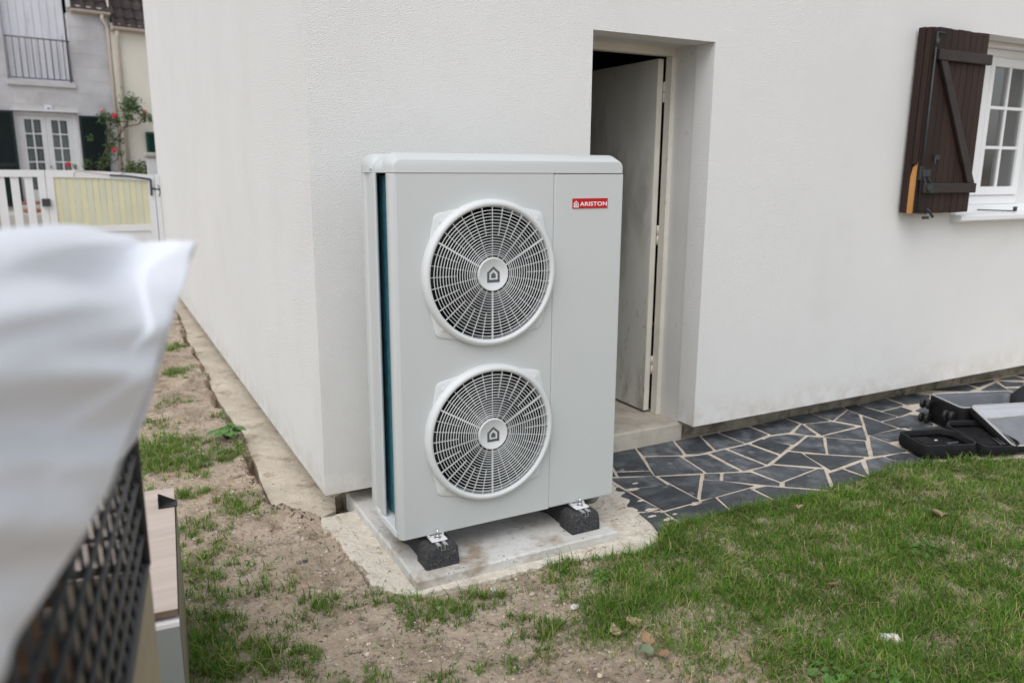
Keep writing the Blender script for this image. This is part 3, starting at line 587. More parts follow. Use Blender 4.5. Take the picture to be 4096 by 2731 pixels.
# corrugated condensate hose
path = []; rr = []
ctrl = [Vector(p) for p in ((.955,.11,.22),(.962,.105,.165),(.985,.13,.118),(1.0,.22,.085),(1.0,.40,.060),(.99,.76,.060))]
for k in range(len(ctrl)-1):
    for j in range(16):
        t = j/16; p0 = ctrl[max(k-1,0)]; p1 = ctrl[k]; p2 = ctrl[k+1]; p3 = ctrl[min(k+2,len(ctrl)-1)]
        path.append(.5*((2*p1)+(-p0+p2)*t+(2*p0-5*p1+4*p2-p3)*t*t+(-p0+3*p1-3*p2+p3)*t**3)); rr.append(.040 if j % 2 else .036)
tag(MB().tube(path, rr, 20).build('drain_hose', m_hose), 'grey corrugated hose curling down behind the heat pump', 'hose')

# ------------------------------------------------------------------ things on the paving
m_blackcloth = mat('black_nylon', (.010,.010,.011), .75, .3, 20, .5, 140, .25, second=(14, .35))
m_blackplas = mat('black_wheel_plastic', (.022,.022,.023), .45, .3, 30, .1, 60)
m_silver = mat('grey_lining', (.20,.21,.23), .42, .10, 9, .3, 20, .5, second=(7, .9))
m_silver2 = mat('pale_lining', (.46,.47,.50), .5, .06, 9, .3, 20, .5, second=(12, 1.0))
m_trim = mat('grey_piping', (.45,.44,.42), .5, .1, 20)
m_mesh = mat('grey_mesh_pocket', (.30,.31,.33), .6, .1, 20)
def fr2(ox, oy, ang, oz=0, tilt=None):
    M = Matrix.Translation((ox, oy, oz)) @ Matrix.Rotation(ang, 4, 'Z')
    return M @ tilt if tilt else M
def rrect(w, h, r, n=5):
    p = []
    for cx, cy, a0 in ((w-r,h-r,0),(r,h-r,math.pi/2),(r,r,math.pi),(w-r,r,1.5*math.pi)):
        for k in range(n+1): a = a0+math.pi/2*k/n; p.append((cx+r*math.cos(a), cy+r*math.sin(a)))
    return p
def tray(mb, w, h, d, r, wall, M, wob=0, seed=1):
    """open tray, outer shell, rim and sunken inside"""
    rn = random.Random(seed); o = rrect(w, h, r); ii = [(wall+(x)*(w-2*wall)/w, wall+y*(h-2*wall)/h) for x, y in o]
    z = lambda b: b+rn.uniform(-wob, wob)
    rings = [[(x, y, 0) for x, y in [(w/2+(x-w/2)*.97, h/2+(y-h/2)*.97) for x, y in o]], [(x, y, .012) for x, y in o], [(x, y, z(d)) for x, y in o], [(x, y, d+.004) for x, y in [(w/2+(x-w/2)*.985, h/2+(y-h/2)*.985) for x, y in o]], [(x, y, d-.002) for x, y in ii]]
    mb.loft(rings, cap=True, M=M); return ii
# suitcase: body lies on its back, wheels to the left, lid opened to the front
ang = math.atan2(-.34, .94)
sc = thing('suitcase', 'open black soft suitcase with grey lining beside the house wall', 'suitcase', (3.95,.15,.01))
Lx, Wy, Hh = .58, .31, .165
MS = fr2(3.775-.34*.31*1.0, .365-.94*.31, ang, .008)      # local: x along the case, y towards the wall
o = rrect(Lx, Wy, .035); n = len(o)
def ring_(k, z, f=0): return [(Lx/2+(x-Lx/2)*k, Wy/2+(y-Wy/2)*k, z+f*math.sin(x*11+y*7)) for x, y in o]
mb = MB(); mb.loft([ring_(.96,0), ring_(1,.02), ring_(1.01,.08,.004), ring_(1.0,.15,.006), ring_(.99,Hh,.006), ring_(.95,Hh-.004,.006), ring_(.93,Hh-.02,.004)], cap=False, M=MS)
mb.add([(x,y,0) for x, y in [(Lx/2+(x-Lx/2)*.96, Wy/2+(y-Wy/2)*.96) for x, y in o]], [tuple(range(n))], M=MS); mb.build('shell', m_blackcloth, sc)
mb = MB(); mb.loft([ring_(.945,Hh-.001,.006), ring_(.92,Hh-.03,.006), ring_(.90,.06,.006), ring_(.86,.022)], cap=False, M=MS); mb.add([(x,y,.0225) for x, y in [(Lx/2+(x-Lx/2)*.86, Wy/2+(y-Wy/2)*.86) for x, y in o]], [tuple(range(n))], M=MS); mb.build('lining', m_silver, sc)
mb = MB(); mb.tube([MS @ Vector(p) for p in ring_(.972,Hh+.004,.006)+[ring_(.972,Hh+.004,.006)[0]]], .0045, 6); mb.build('zip', m_trim, sc)
def wheel(x, y, z):
    M = MS @ Matrix.Translation((x, y, z)) @ Matrix.Rotation(.5, 4, 'Z')
    b = MB(); b.tube([(.05,0,0),(-.005,0,0)], .02, 8, M=M); b.box(-.012,.028,-.024,.024,-.02,.016, M=M); hub = b.build('wheel_fork', m_blackplas, sc, .004)
    w_ = MB()
    for dy in (-.019, .019):
        pr = [(.010,dy-.009),(.028,dy-.009),(.031,dy-.005),(.031,dy+.005),(.028,dy+.009),(.010,dy+.009)]
        w_.lathe_y(pr, -.018, -.002, 20, M=M); w_.lathe_y([(.012,dy-.006),(.0005,dy-.006)], -.018, -.002, 12, M=M)
    w_.build('wheel', m_blackplas, sc)
wheel(-.035, Wy-.045, .125); wheel(-.035, .045, .115); wheel(-.035, Wy-.045, .033)
# lid, hinged at the front long edge, resting with its inside up
tl = Matrix.Rotation(R_(20), 4, 'X')
ML = MS @ Matrix.Translation((.0,-.004,.172)) @ tl @ Matrix.Translation((.045,-.40,-.03))
lw, lh = .60, .40
oo = rrect(lw, lh, .035)
lr = lambda k, z: [(lw/2+(x-lw/2)*k+.004*math.sin(y*30), lh/2+(y-lh/2)*k+.004*math.sin(x*26), z+.005*math.sin(x*17+y*9)) for x, y in oo]
mb = MB(); mb.loft([lr(.97,0), lr(1,.01), lr(1,.045), lr(.97,.05)], cap=False, M=ML); mb.add([(x,y,z) for x, y, z in lr(.97,0)], [tuple(range(len(oo)))], M=ML); lid_ = mb.build('lid_shell', m_blackcloth, sc)
mb = MB(); mb.loft([lr(.975,.0505), lr(.93,.047), lr(.90,.028), lr(.86,.025)], cap=False, M=ML); mb.loft([[(lw*(.06+.88*i/24), lh*(.06+.88*j/18), .026+.014*(fbm(i*.03, j*.03, 9, 3)-.4)) for j in range(19)] for i in range(25)], cap=False, closed=False, M=ML); mb.build('lid_lining', m_silver2, sc)
mb = MB(); mb.tube([ML @ Vector(p) for p in lr(.985,.052)+[lr(.985,.052)[0]]], .004, 6); mb.build('lid_zip', m_trim, sc)
mb = MB()
for k in range(46): 
    t = k/45; y = .04+.24*t; mb.tube([(.05,y,.036),(.3,y+.012,.040),(.56,y+.004,.036)], .0011, 3, M=ML, caps=False)
for k in range(70): x = .05+.51*k/69; mb.tube([(x,.04,.037),(x,.28,.037)], .0009, 3, M=ML, caps=False)
o = mb.build('mesh_pocket', m_mesh, sc); o['kind'] = 'stuff'
MB().tube([(.05,.283,.038),(.3,.295,.042),(.56,.285,.038)], .005, 6, M=ML).build('pocket_hem', m_trim, sc)
# rounded black pouch standing in the case
Mp = fr2(4.08,-.02, ang, .12, Matrix.Rotation(R_(52), 4, 'X'))
po = [(0,0),(.25,0),(.255,.07),(.235,.135),(.18,.165),(.10,.165),(.03,.125),(.0,.06)]
mb = MB(); mb.loft([[(x,y,-.02) for x, y in po],[(.127+(x-.127)*1.03,.08+(y-.08)*1.03,0) for x, y in po],[(x,y,.03) for x, y in po],[(.127+(x-.127)*.9,.08+(y-.08)*.88,.042) for x, y in po]], M=Mp)
tag(mb.build('black_pouch', mat('black_pouch_cloth', (.013,.013,.017), .8, .2, 20, .4, 150), None), 'plain rounded black pouch propped in the open suitcase', 'pouch')
# tool bag opened flat
tb = thing('tool_bag', 'black clamshell tool bag lying open on the slate by the grass', 'tool bag', (3.35,-.08,.008))
def quadM(p00, p10, p01, z): # frame from three ground points
    ax = Vector((p10[0]-p00[0], p10[1]-p00[1], 0)); ay = Vector((p01[0]-p00[0], p01[1]-p00[1], 0)); lx, ly = ax.length, ay.length; ax.normalize(); ay = (ay-ax*ay.dot(ax)).normalized()
    M = Matrix((ax, ay, ax.cross(ay))).transposed().to_4x4(); M.translation = (p00[0], p00[1], z); return M, lx, ly
m_pipe = mat('black_piping', (.022,.022,.024), .6, .2, 20)
def soft_half(w, hh, d, M, seed):
    o = rrect(w, hh, .055, 6); rn = random.Random(seed); ph = [rn.uniform(0, 6.28) for _ in range(6)]
    def rg(k, z, wv=0): return [(w/2+(x-w/2)*k+wv*math.sin(y*38+ph[0]), hh/2+(y-hh/2)*k+wv*math.sin(x*33+ph[1]), z+wv*1.3*math.sin(x*21+y*17+ph[2])) for x, y in o]
    mb = MB(); mb.loft([rg(.90,0), rg(.98,.008,.001), rg(1.015,.35*d,.003), rg(1.01,.7*d,.003), rg(.985,.96*d,.003), rg(.955,d,.003), rg(.925,.94*d,.003), rg(.90,.66*d,.003)], cap=False, M=M)
    mb.add(rg(.90,0), [tuple(range(len(o)))], M=M); q = mb.build('bag_half', m_blackcloth, tb)
    ru = MB(); ru.tube([M @ Vector(p) for p in rg(.972,d*.995,.003)+[rg(.972,d*.995,.003)[0]]], .0045, 6); ru.build('zip', m_pipe, q)
    rows = []; N = 22                      # crumpled padding inside
    for i in range(N+1):
        row = []
        for j in range(N+1):
            u, v = i/N, j/N; x = w*(.045+.91*u); y = hh*(.045+.91*v); e = min(1, 9*min(u, 1-u))*min(1, 9*min(v, 1-v))
            z = .42*d+e*(.30*d*(fbm(x+seed*3, y, 16, 2)-.15)+.16*d*(vn(x+seed, y+2, 46)-.5)+.12*d*math.sin(x*44+y*13+ph[3])*vn(x, y, 11)); row.append((x, y, z))
        rows.append(row)
    mb = MB(); mb.loft(rows, cap=False, closed=False, M=M); mb.build('padding', m_blackcloth, q, fixn=False)
    return q
M1, lx, ly = quadM((3.07,-.115),(3.40,-.235),(3.155,.14), .009)
soft_half(.34, .27, .082, M1, 1)
mb = MB(); 

mb.box(.05,.15,.07,.20,.03,.068, M=M1)
mb.build('pocket', m_blackcloth, tb, .012, 3)
MB().tube([(.17,.05,.072),(.245,.06,.073)], .008, 8, M=M1).build('torch', mat('dark_torch', (.05,.055,.065), .4, .1), tb)
MB().box(.168,.186,.145,.157,.0585,.0595, M=M1).build('tag_print', m_white, tb)
M2, lx, ly = quadM((3.395,-.25),(3.665,-.33),(3.515,.06), .010)
M2 = M2 @ Matrix.Rotation(R_(8), 4, 'X')
tlt = Matrix.Rotation(R_(-9), 4, 'X') @ Matrix.Rotation(R_(-3), 4, 'Y')
soft_half(.265, .34, .062, M2, 2)
MB().box(.05,.15,.06,.15,.02,.05, M=M2).build('pocket', m_blackcloth, tb, .012, 3)
mb = MB()
for k in range(4): mb.tube([(.16+.022*k,.05,.047),(.165+.022*k,.125,.052)], .006, 6, M=M2)
mb.build('screwdriver', mat('dark_steel_tool', (.07,.07,.075), .35, .1, metal=.4), tb)
MB().tube([M1 @ Vector((.335,.02,.03)), M1 @ Vector((.342,.13,.034)), M1 @ Vector((.335,.24,.03))], .012, 8).build('spine', m_blackcloth, tb)

# ------------------------------------------------------------------ foreground at the left
m_tarp = mat('pale_grey_tarpaulin', (.78,.81,.86), .45, .02, 4, .1, 60, .4, second=(9, .25))
m_wire = mat('black_coated_mesh', (.030,.033,.035), .45, .2, 15, .1, 60)
m_log = mat('split_firewood', (.16,.085,.04), .8, .35, 12, .5, 60, stretch=(1,1,1), isl=.5)
m_ply = mat('weathered_board', (.33,.28,.19), .7, .15, 9, .3, 60, stretch=(1,.2,1))
m_lam = mat('pale_wood_laminate', (.60,.51,.44), .5, .10, 9, .1, 40, .4, stretch=(.25,3.2,1), col2=(.50,.41,.345))
m_lamedge = mat('brown_board_core', (.19,.13,.085), .7, .15, 30)
m_grey = mat('grey_green_panel', (.27,.29,.275), .45, .05, 3)
m_olive = mat('olive_side_panel', (.21,.19,.13), .5, .08, 6)
dv = Vector((.1288,.9917,0)); lv = Vector((-.9917,.1288,0))
def SP(s, l, h): return CAM+dv*s+lv*l-Vector((0,0,h))
cg = thing('mesh_crate', 'tall black wire mesh crate of firewood under the pale tarpaulin', 'crate', SP(1.0,.4,CAM.z))
def frame_bar(a, b, r=.008): return MB().tube([a, b], r, 8).build('frame_bar', m_wire, cg)
S0, S1, Lq, Lb = .42, 1.45, .157, .75; hT, hB = .19, .70
for s in (S0, S1):
    for l in (Lq, Lb): frame_bar(SP(s,l,hT), SP(s,l,hB), .009)
    for h in (hT, hB): frame_bar(SP(s,Lq,h), SP(s,Lb,h))
for l in (Lq, Lb):
    for h in (hT, hB): frame_bar(SP(S0,l,h), SP(S1,l,h))
k = 0
wires_h = [hT+.05*i for i in range(1, 10)]; 
for h in wires_h: MB().tube([SP(S0,Lq,h), SP(S1,Lq,h)], .0042, 6).build('wire', m_wire, cg)
s = S0+.05
while s < S1-.02: MB().tube([SP(s,Lq+.006,hT), SP(s,Lq+.006,hB)], .0032, 5).build('wire', m_wire, cg); s += .05
for h in wires_h: MB().tube([SP(S1,Lq,h), SP(S1,Lb,h)], .0042, 6).build('wire', m_wire, cg)
rnd = random.Random(9); lg = 0
for s in np.arange(S0+.07, S1-.05, .115):
    for h in np.arange(hB-.06, hT+.16, -.105):
        c_ = SP(s+rnd.uniform(-.015,.015), Lq+.05, h+rnd.uniform(-.01,.01)); q = rnd.uniform(.038,.052); a0 = rnd.uniform(0,6)
        sec_ = [(math.cos(a0+i*1.2566)*q*rnd.uniform(.8,1.1), math.sin(a0+i*1.2566)*q*rnd.uniform(.8,1.1)) for i in range(5)]
        off = rnd.uniform(.0,.09)
        rg = [[c_+lv*(off+d)+dv*x+Vector((0,0,z)) for x, z in sec_] for d in (0, .42)]
        MB().loft(rg, smooth=False).build('log', m_log, cg)
# board base under the crate
mb = MB(); 
pts = [SP(S0,Lq-.006,0),SP(S1+.005,Lq-.006,0),SP(S1+.005,Lb,0),SP(S0,Lb,0)]
mb.prism([(p.x,p.y) for p in pts], 0.0, CAM.z-hB-.012); mb.build('plinth', m_ply, cg, .004)
# tarpaulin: top sheet, flared flap with a lifted far corner
NS, NU = 60, 90; rows = []
hem = [(.28,.138,.30),(.42,.139,.302),(.55,.141,.303),(.58,.131,.295),(.68,.098,.260),(.80,.073,.210),(.88,.044,.148),(.91,.030,.115),(.94,.022,.080)]
hs0 = [q[0] for q in hem]; hl0 = [q[1] for q in hem]; hh0 = [q[2] for q in hem]
for i in range(NS+1):
    s = .28+(.94-.28)*i/NS; row = []; el = float(np.interp(s, hs0, hl0)); eh = float(np.interp(s, hs0, hh0)); f = i/NS
    tl_ = .151-.02*f**3; th = .068
    for j in range(NU+1):
        u = j/NU
        if u < .5:
            l = .85+(tl_-.85)*(u/.5); h = .060+.004*math.sin(l*9+s*5)+.01*(1-u/.5)
        else:
            t = (u-.5)/.5; l = tl_+(el-tl_)*t; h = th+(eh-th)*(t**1.15)
            pass
        q_ = h/s
        fold = .0 if u < .42 else min(1,(u-.42)/.12)*(.0130*(1+math.sin(q_*34+l*6))+.0085*(1+math.sin(q_*71+1.1+l*15))+.0035*(1+math.sin(q_*140+s*9)))*min(1, max(.7, (s-.3)/.3))*(1-max(0,(u-.5)/.5)**5)
        bulge = 0 if u < .5 else .016*math.sin(math.pi*(u-.5)/.5)
        sd = .03*math.sin(l*10)*f
        row.append(SP(s+sd*(u < .8), l-fold-bulge*(1-f), h+.005*math.sin(l*24+s*9)*(u < .6)+.010*f*math.exp(-((l-.11)/.03)**2)))
    rows.append(row)
# far side falls over the end of the crate
for k in range(1, 9):
    row = []
    for j, p in enumerate(rows[NS]):
        u = j/NU; d = k/8; row.append(p+dv*(.015*d)+Vector((0,0,-(.42*d)*(1-u)**.6))+lv*(.05*d*u))
    rows.append(row)
for _ in range(2):
    for r_ in rows:
        q = list(r_)
        for j in range(1, len(r_)-1): r_[j] = q[j]*.5+(q[j-1]+q[j+1])*.25
mb = MB(); mb.loft(rows, cap=False, closed=False)
tp = mb.build('tarpaulin', m_tarp, None, fixn=False); md = tp.modifiers.new('thick', 'SOLIDIFY'); md.thickness = .003
sb = tp.modifiers.new('sub', 'SUBSURF'); sb.levels = 1; sb.render_levels = 1
tag(tp, 'pale grey tarpaulin draped over the wire mesh crate', 'tarpaulin')

# board and cabinet lying behind the crate
e1 = Vector((-.784,.093,0)); e2 = Vector((-.850,-.727,0)); dy_ = (e1-e2).normalized(); dx_ = Vector((dy_.y,-dy_.x,0))
Mc = Matrix((dx_, dy_, Vector((0,0,1)))).transposed().to_4x4(); Mc.translation = e2
cb = thing('cabinet', 'pale cabinet with olive side and grey end standing on the soil by the crate', 'cabinet', e2)
Lc = (e1-e2).length
MB().box(-.30, -.002, .012, Lc-.01, .02, .462, M=Mc).build('carcass', m_olive, cb)
MB().box(-.002, 0, .004, Lc, .004, .478, M=Mc).build('side_panel', m_olive, cb)
MB().box(-.31, -.0025, -.012, .011, .02, .455, M=Mc).build('end_panel', m_grey, cb, .001)
MB().box(-.31, -.0025, -.012, .03, .4555, .469, M=Mc).build('white_edging', m_white, cb, .001)
bo = thing('laminate_board', 'pale wood laminate board laid on top of the cabinet', 'board', e2+Vector((0,0,.48)))
MB().box(-.32, -.004, .0, Lc+.02, .482, .4985, M=Mc).build('core', m_lamedge, bo)
MB().box(-.3205, -.0035, -.0006, Lc+.0206, .4986, .5005, M=Mc).build('face', m_lam, bo)
# black angle bracket on the board
Mb = Mc @ Matrix.Translation((-.052, Lc-.155, .5008))
bk = MB(); bk.box(0,.058,.0,.050,0,.003, M=Mb); bk.box(0,.003,.0,.050,.003,.034, M=Mb); bk.add([(.003,.0475,.003),(.055,.0475,.003),(.003,.0475,.034),(.003,.050,.003),(.055,.050,.003),(.003,.050,.034)], [(0,1,2),(5,4,3),(0,3,4,1),(1,4,5,2),(2,5,3,0)], M=Mb)
bk.lathe_y([(.005,.0),(.0001,.0)], 0, 0, 10, M=Mb @ Matrix.Translation((.032,.022,.0036)) @ Matrix.Rotation(R_(-90), 4, 'X'))
tag(bk.build('angle_bracket', m_blackplas), 'small black angle bracket on the end of the laminate board', 'bracket')

# ------------------------------------------------------------------ gate at the end of the passage
m_gate = mat('white_gate_paint', (.66,.67,.68), .5, .04, 5, .1, 40, stain=[((.50,.46,.38), 8, .66, .8)])
m_yel = mat('yellow_slat', (.60,.575,.40), .5, .06, 3); m_grn = mat('grey_green_slat', (.54,.55,.425), .5, .06, 3)
YG = 8.45
gt = thing('garden_gate', 'white gate leaf with yellow striped infill panel', 'gate', (-.8,YG,0))
def archz(x): t = (x+1.375)/1.195; return 1.552-.058*t*t
mb = MB(); n = 14; rg = []
for k in range(n+1):
    x = -1.372+(1.372-.186)*k/n; z = archz(x); rg.append([(x,YG-.03,z-.085),(x,YG+.03,z-.085),(x,YG+.03,z),(x,YG-.03,z)])
mb.loft(rg, smooth=False).build('top_rail', m_gate, gt)
bx('stile', m_gate, gt, -1.372, -1.292, YG-.028, YG+.028, .06, 1.467); bx('stile', m_gate, gt, -.262, -.186, YG-.028, YG+.028, .06, 1.408)
bx('rail', m_gate, gt, -1.292, -.262, YG-.028, YG+.028, .80, .878); bx('rail', m_gate, gt, -1.292, -.262, YG-.028, YG+.028, .06, .14); bx('lower_panel', m_gate, gt, -1.292, -.262, YG-.01, YG+.01, .14, .80)
ns = 15; xw = (1.292-.262)/ns
for k in range(ns):
    xa = -1.292+k*xw; xm = xa+xw/2
    MB().box(xa+.001, xa+xw-.001, YG-.012-(.004 if k % 2 else 0), YG+.008, .878, archz(xm)-.087).build('slat', m_grn if k % 2 else m_yel, gt)
hw_ = MB(); hw_.tube([(-.68,YG-.045,1.492),(-.45,YG-.045,1.478),(-.222,YG-.045,1.440)], .011, 6); hw_.tube([(-.222,YG-.045,1.445),(-.226,YG-.045,1.24)], .012, 6); hw_.tube([(-.222,YG-.045,1.33),(-.135,YG-.045,1.315)], .012, 6); hw_.tube([(-.148,YG-.045,1.375),(-.128,YG-.045,1.33),(-.128,YG-.045,1.27),(-.14,YG-.045,1.225)], .009, 6); hw_.build('hinge_strap', m_iron, gt)
tag(MB().tube([(-1.07,YG-.05,1.475),(-1.06,YG-.05,1.53),(-.99,YG-.045,1.54),(-.85,YG-.045,1.52),(-.7,YG-.045,1.495),(-.58,YG-.045,1.485),(-.50,YG-.045,1.53)], .0035, 5).build('red_string', mat('faded_red_string', (.35,.12,.13), .8)), 'thin faded red string tied along the top of the striped gate', 'string')
g2 = thing('picket_gate', 'white picket gate leaf with open slats at the far left', 'gate', (-1.9,YG,0))
bx('top_rail', m_gate, g2, -2.62, -1.378, YG-.03, YG+.03, 1.470, 1.552); bx('rail', m_gate, g2, -2.62, -1.378, YG-.028, YG+.028, .10, .20)
bx('stile', m_gate, g2, -1.458, -1.378, YG-.028, YG+.028, .20, 1.470)
for k in range(7):
    xa = -1.595-.142*k; bx('picket', m_gate, g2, xa, xa+.085, YG-.014, YG+.014, .20, 1.470)
bx('lock_box', m_iron, g2, -1.437, -1.348, YG-.075, YG-.031, 1.125, 1.215, bevel=.006)
bx('gate_post', m_gate, None, -.175, -.119, YG-.05, YG+.06, 0, 1.50, bevel=.004); tag(bpy.data.objects['gate_post'], 'white gate post against the gable end of the rendered house', 'post')
pl_ = thing('gate_pillar', 'white square pillar with a grey cap behind the gate', 'pillar', (-.09,9.35,0))
bx('shaft', m_gate, pl_, -.185, .02, 9.25, 9.45, 0, 1.715); bx('cap', mat('grey_stone_cap', (.40,.38,.35), .9, .1, 9, .4, 60), pl_, -.215, .05, 9.22, 9.48, 1.7155, 1.785, bevel=.02)

# ------------------------------------------------------------------ houses across the way
TH = R_(77); fe = Vector((math.sin(TH), math.cos(TH), 0)); fn = Vector((math.cos(TH), -math.sin(TH), 0))
FM = Matrix((fe, -fn, Vector((0,0,1)))).transposed().to_4x4(); FM.translation = (-3,16,0)   # local x along facade, y into the house
m_block = [mat('grey_block_'+str(i), c, .9, .10, 3, .3, 40, .2, stain=[((.40,.39,.38), 2, .5, .8)]) for i, c in enumerate(((.52,.515,.535),(.535,.53,.545),(.51,.505,.525),(.56,.555,.565)))]
m_pointing = mat('pale_pointing', (.56,.555,.56), .95, .06, 6)
m_cream = mat('cream_render', (.74,.71,.62), .9, .04, 2, .3, 60)
m_upd = mat('weathered_white_boards', (.68,.69,.74), .7, .08, 4, .2, 40, stretch=(1,1,.15), stain=[((.38,.37,.37), 7, .6, .75)])
m_green = mat('dark_green_shutter', (.010,.020,.020), .5, .2, 8); m_green2 = mat('bottle_green_shutter', (.008,.06,.045), .5, .2, 8)
m_gut = mat('cream_gutter', (.55,.49,.43), .5, .06, 6); m_roof = mat('dark_brown_roof_tile', (.045,.034,.032), .85, .35, 3, .4, 30, isl=.2, stain=[((.09,.075,.065), 4, .55, .8)])
m_net = mat('net_curtain_grey', (.75,.80,.82), .8, .10, 12, stretch=(5,5,.4))
m_brick = mat('red_brick', (.28,.12,.085), .9, .2, 9); m_terr = mat('pale_terrace', (.48,.46,.43), .9, .1, 4)
struct(MB().prism([(-9,13.2),(9,17.4),(9,30),(-9,30)], 0.0, .70).build('raised_terrace', m_terr))
nh = thing('terraced_house', 'grey block house with white glazed doors and railed upper opening', 'house', FM @ Vector((1.5,0,.7)))
fb = lambda name, mt, par, x0, x1, y0, y1, z0, z1, **k: MB().box(x0, x1, y0, y1, z0, z1, M=FM).build(name, mt, par, **k)
openings = [(.93,2.09,.70,2.67),(.93,2.09,3.24,5.2)]
mb = MB(); mb.box(-1.2,.93,.006,.3,.70,5.2,M=FM); mb.box(2.09,2.86,.006,.3,.70,4.62,M=FM); mb.box(.93,2.09,.006,.3,2.67,3.24,M=FM); mb.box(-1.2,2.86,2.5,2.6,.70,5.2,M=FM); mb.box(-1.2,-1.1,.3,2.5,.70,5.2,M=FM); mb.box(-1.1,2.8,.3,2.5,5.1,5.2,M=FM); mb.box(2.76,2.86,.3,2.5,.70,5.1,M=FM); mb.build('backing_wall', m_pointing, nh)
rnd = random.Random(5); bh, bw = .262, .46
nrow = int((4.62-.70)/bh)
for r in range(nrow+2):
    z0 = .70+r*bh; z1 = z0+bh-.010; x = -.4-(bw/2 if r % 2 else 0)
    while x < 2.86:
        segs = [(max(x,-.4), min(x+bw-.010, 2.855))]
        for ox0, ox1, oz0, oz1 in openings:
            if z1 > oz0+.02 and z0 < oz1-.02:
                ns_ = []
                for a, b in segs:
                    if b <= ox0 or a >= ox1: ns_.append((a, b))
                    else:
                        if a < ox0: ns_.append((a, ox0))
                        if b > ox1: ns_.append((ox1, b))
                segs = ns_
        zt = min(z1, 4.62 if x > 2.0 else 5.2)
        for a, b in segs:
            if b-a > .03 and zt-z0 > .03: fb('block', rnd.choice(m_block), nh, a, b, .0+rnd.uniform(0,.003), .0055, z0, zt)
        x += bw
# upper boarded opening with railing
ud = fb('boarded_shutter', m_upd, nh, .955, 2.055, .14, .17, 3.26, 5.2)
for k in range(8): fb('board', m_upd, ud, .96+k*.1365, .96+k*.1365+.130, .115, .139, 3.27, 5.19)
fb('upper_sill', m_block[3], nh, .90, 2.11, -.05, .14, 3.16, 3.255)
rl_ = MB(); rl_.tube([FM @ Vector((.94,-.04,4.06)), FM @ Vector((2.08,-.04,4.06))], .014, 6); rg_ = rl_.build('railing', mat('rusty_grey_rail', (.12,.11,.105), .6, .2, 20), nh)
MB().tube([FM @ Vector((.94,-.04,3.30)), FM @ Vector((2.08,-.04,3.30))], .012, 6).build('bottom_rail', rg_.data.materials[0], rg_)
for k in range(11): MB().tube([FM @ Vector((.96+k*.110,-.04,3.30)), FM @ Vector((.96+k*.110,-.04,4.06))], .009, 5).build('baluster', rg_.data.materials[0], rg_)
# glazed doors
dd = fb('door_frame', m_gate, nh, .935, 1.0, .08, .16, .70, 2.665); fb('head', m_gate, dd, .935, 2.085, .081, .159, 2.59, 2.664); fb('jamb', m_gate, dd, 2.02, 2.085, .08, .16, .70, 2.59); fb('lintel', m_gate, nh, .90, 2.12, -.02, .06, 2.67, 2.70)
for x0, x1, g0, g1 in ((1.0,1.508,1.13,1.42),(1.512,2.02,1.61,1.90)):
    lf = MB(); lf.box(x0, g0, .10, .15, .72, 2.585, M=FM); lf.box(g1, x1, .10, .15, .72, 2.585, M=FM); lf.box(g0, g1, .10, .15, 2.51, 2.585, M=FM); lf.box(g0, g1, .10, .15, .72, 1.12, M=FM); L_ = lf.build('glazed_leaf', m_gate, nh)
    gb = MB(); mid = (g0+g1)/2; gb.box(mid-.013, mid+.013, .105, .135, 1.12, 2.51, M=FM); zs_ = [1.12+(2.51-1.12)*k/5 for k in range(6)]
    for z in zs_[1:-1]: gb.box(g0, mid-.013, .106, .134, z-.013, z+.013, M=FM); gb.box(mid+.013, g1, .106, .134, z-.013, z+.013, M=FM)
    gb.build('glazing_bar', m_gate, L_)
    for c0, c1 in ((g0, mid), (mid, g1)):
        for k in range(5): fb('pane', m_glass, L_, c0, c1, .120, .124, zs_[k], zs_[k+1])
    cr_ = MB(); a = []; b = []
    for k in range(31): x = g0+(g1-g0)*k/30; y = .172+.010*math.sin(k*1.1)+.006*math.sin(k*.5); a.append(FM @ Vector((x,y,.8))); b.append(FM @ Vector((x,y,2.58)))
    cr_.loft([a, b], cap=False, closed=False).build('curtain', m_net, L_, fixn=False)
fb('door_knob', m_zinc, nh, 1.49, 1.53, .05, .10, 1.58, 1.60)
def louvre(name, mt, par, x0, x1, z0, z1, y=-.02):
    f_ = MB(); t = .05; f_.box(x0, x0+t, y-.035, y, z0, z1, M=FM); f_.box(x1-t, x1, y-.035, y, z0, z1, M=FM); f_.box(x0+t, x1-t, y-.035, y, z1-t, z1, M=FM); f_.box(x0+t, x1-t, y-.035, y, z0, z0+t, M=FM); f_.box(x0+t, x1-t, y-.008, y, z0+t, z1-t, M=FM)
    zm = (z0+z1)/2-.15; f_.box(x0+t, x1-t, y-.034, y-.008, zm, zm+.07, M=FM)
    o = f_.build(name, mt, par)
    z = z0+t
    while z < z1-t-.02:
        if not (zm-.03 < z < zm+.07):
            s_ = MB(); s_.add([(x0+t,y-.032,z),(x1-t,y-.032,z),(x1-t,y-.010,z+.024),(x0+t,y-.010,z+.024),(x0+t,y-.027,z-.002),(x1-t,y-.027,z-.002),(x1-t,y-.009,z+.018),(x0+t,y-.009,z+.018)], [(0,1,2,3),(7,6,5,4),(0,4,5,1),(2,6,7,3),(0,3,7,4),(1,5,6,2)], M=FM); s_.build('slat', mt, o)
        z += .036
louvre('louvred_shutter', m_green, nh, .40, .93, .80, 2.66); louvre('louvred_shutter', m_green, nh, 2.10, 2.61, .80, 2.62)
pq = fb('number_plaque', mat('white_enamel', (.75,.77,.80), .3, .02), nh, 1.50, 1.63, -.012, -.002, 2.69, 2.80); fb('number', mat('blue_enamel', (.05,.08,.16), .3, .02), pq, 1.545, 1.60, -.0135, -.0121, 2.72, 2.745)
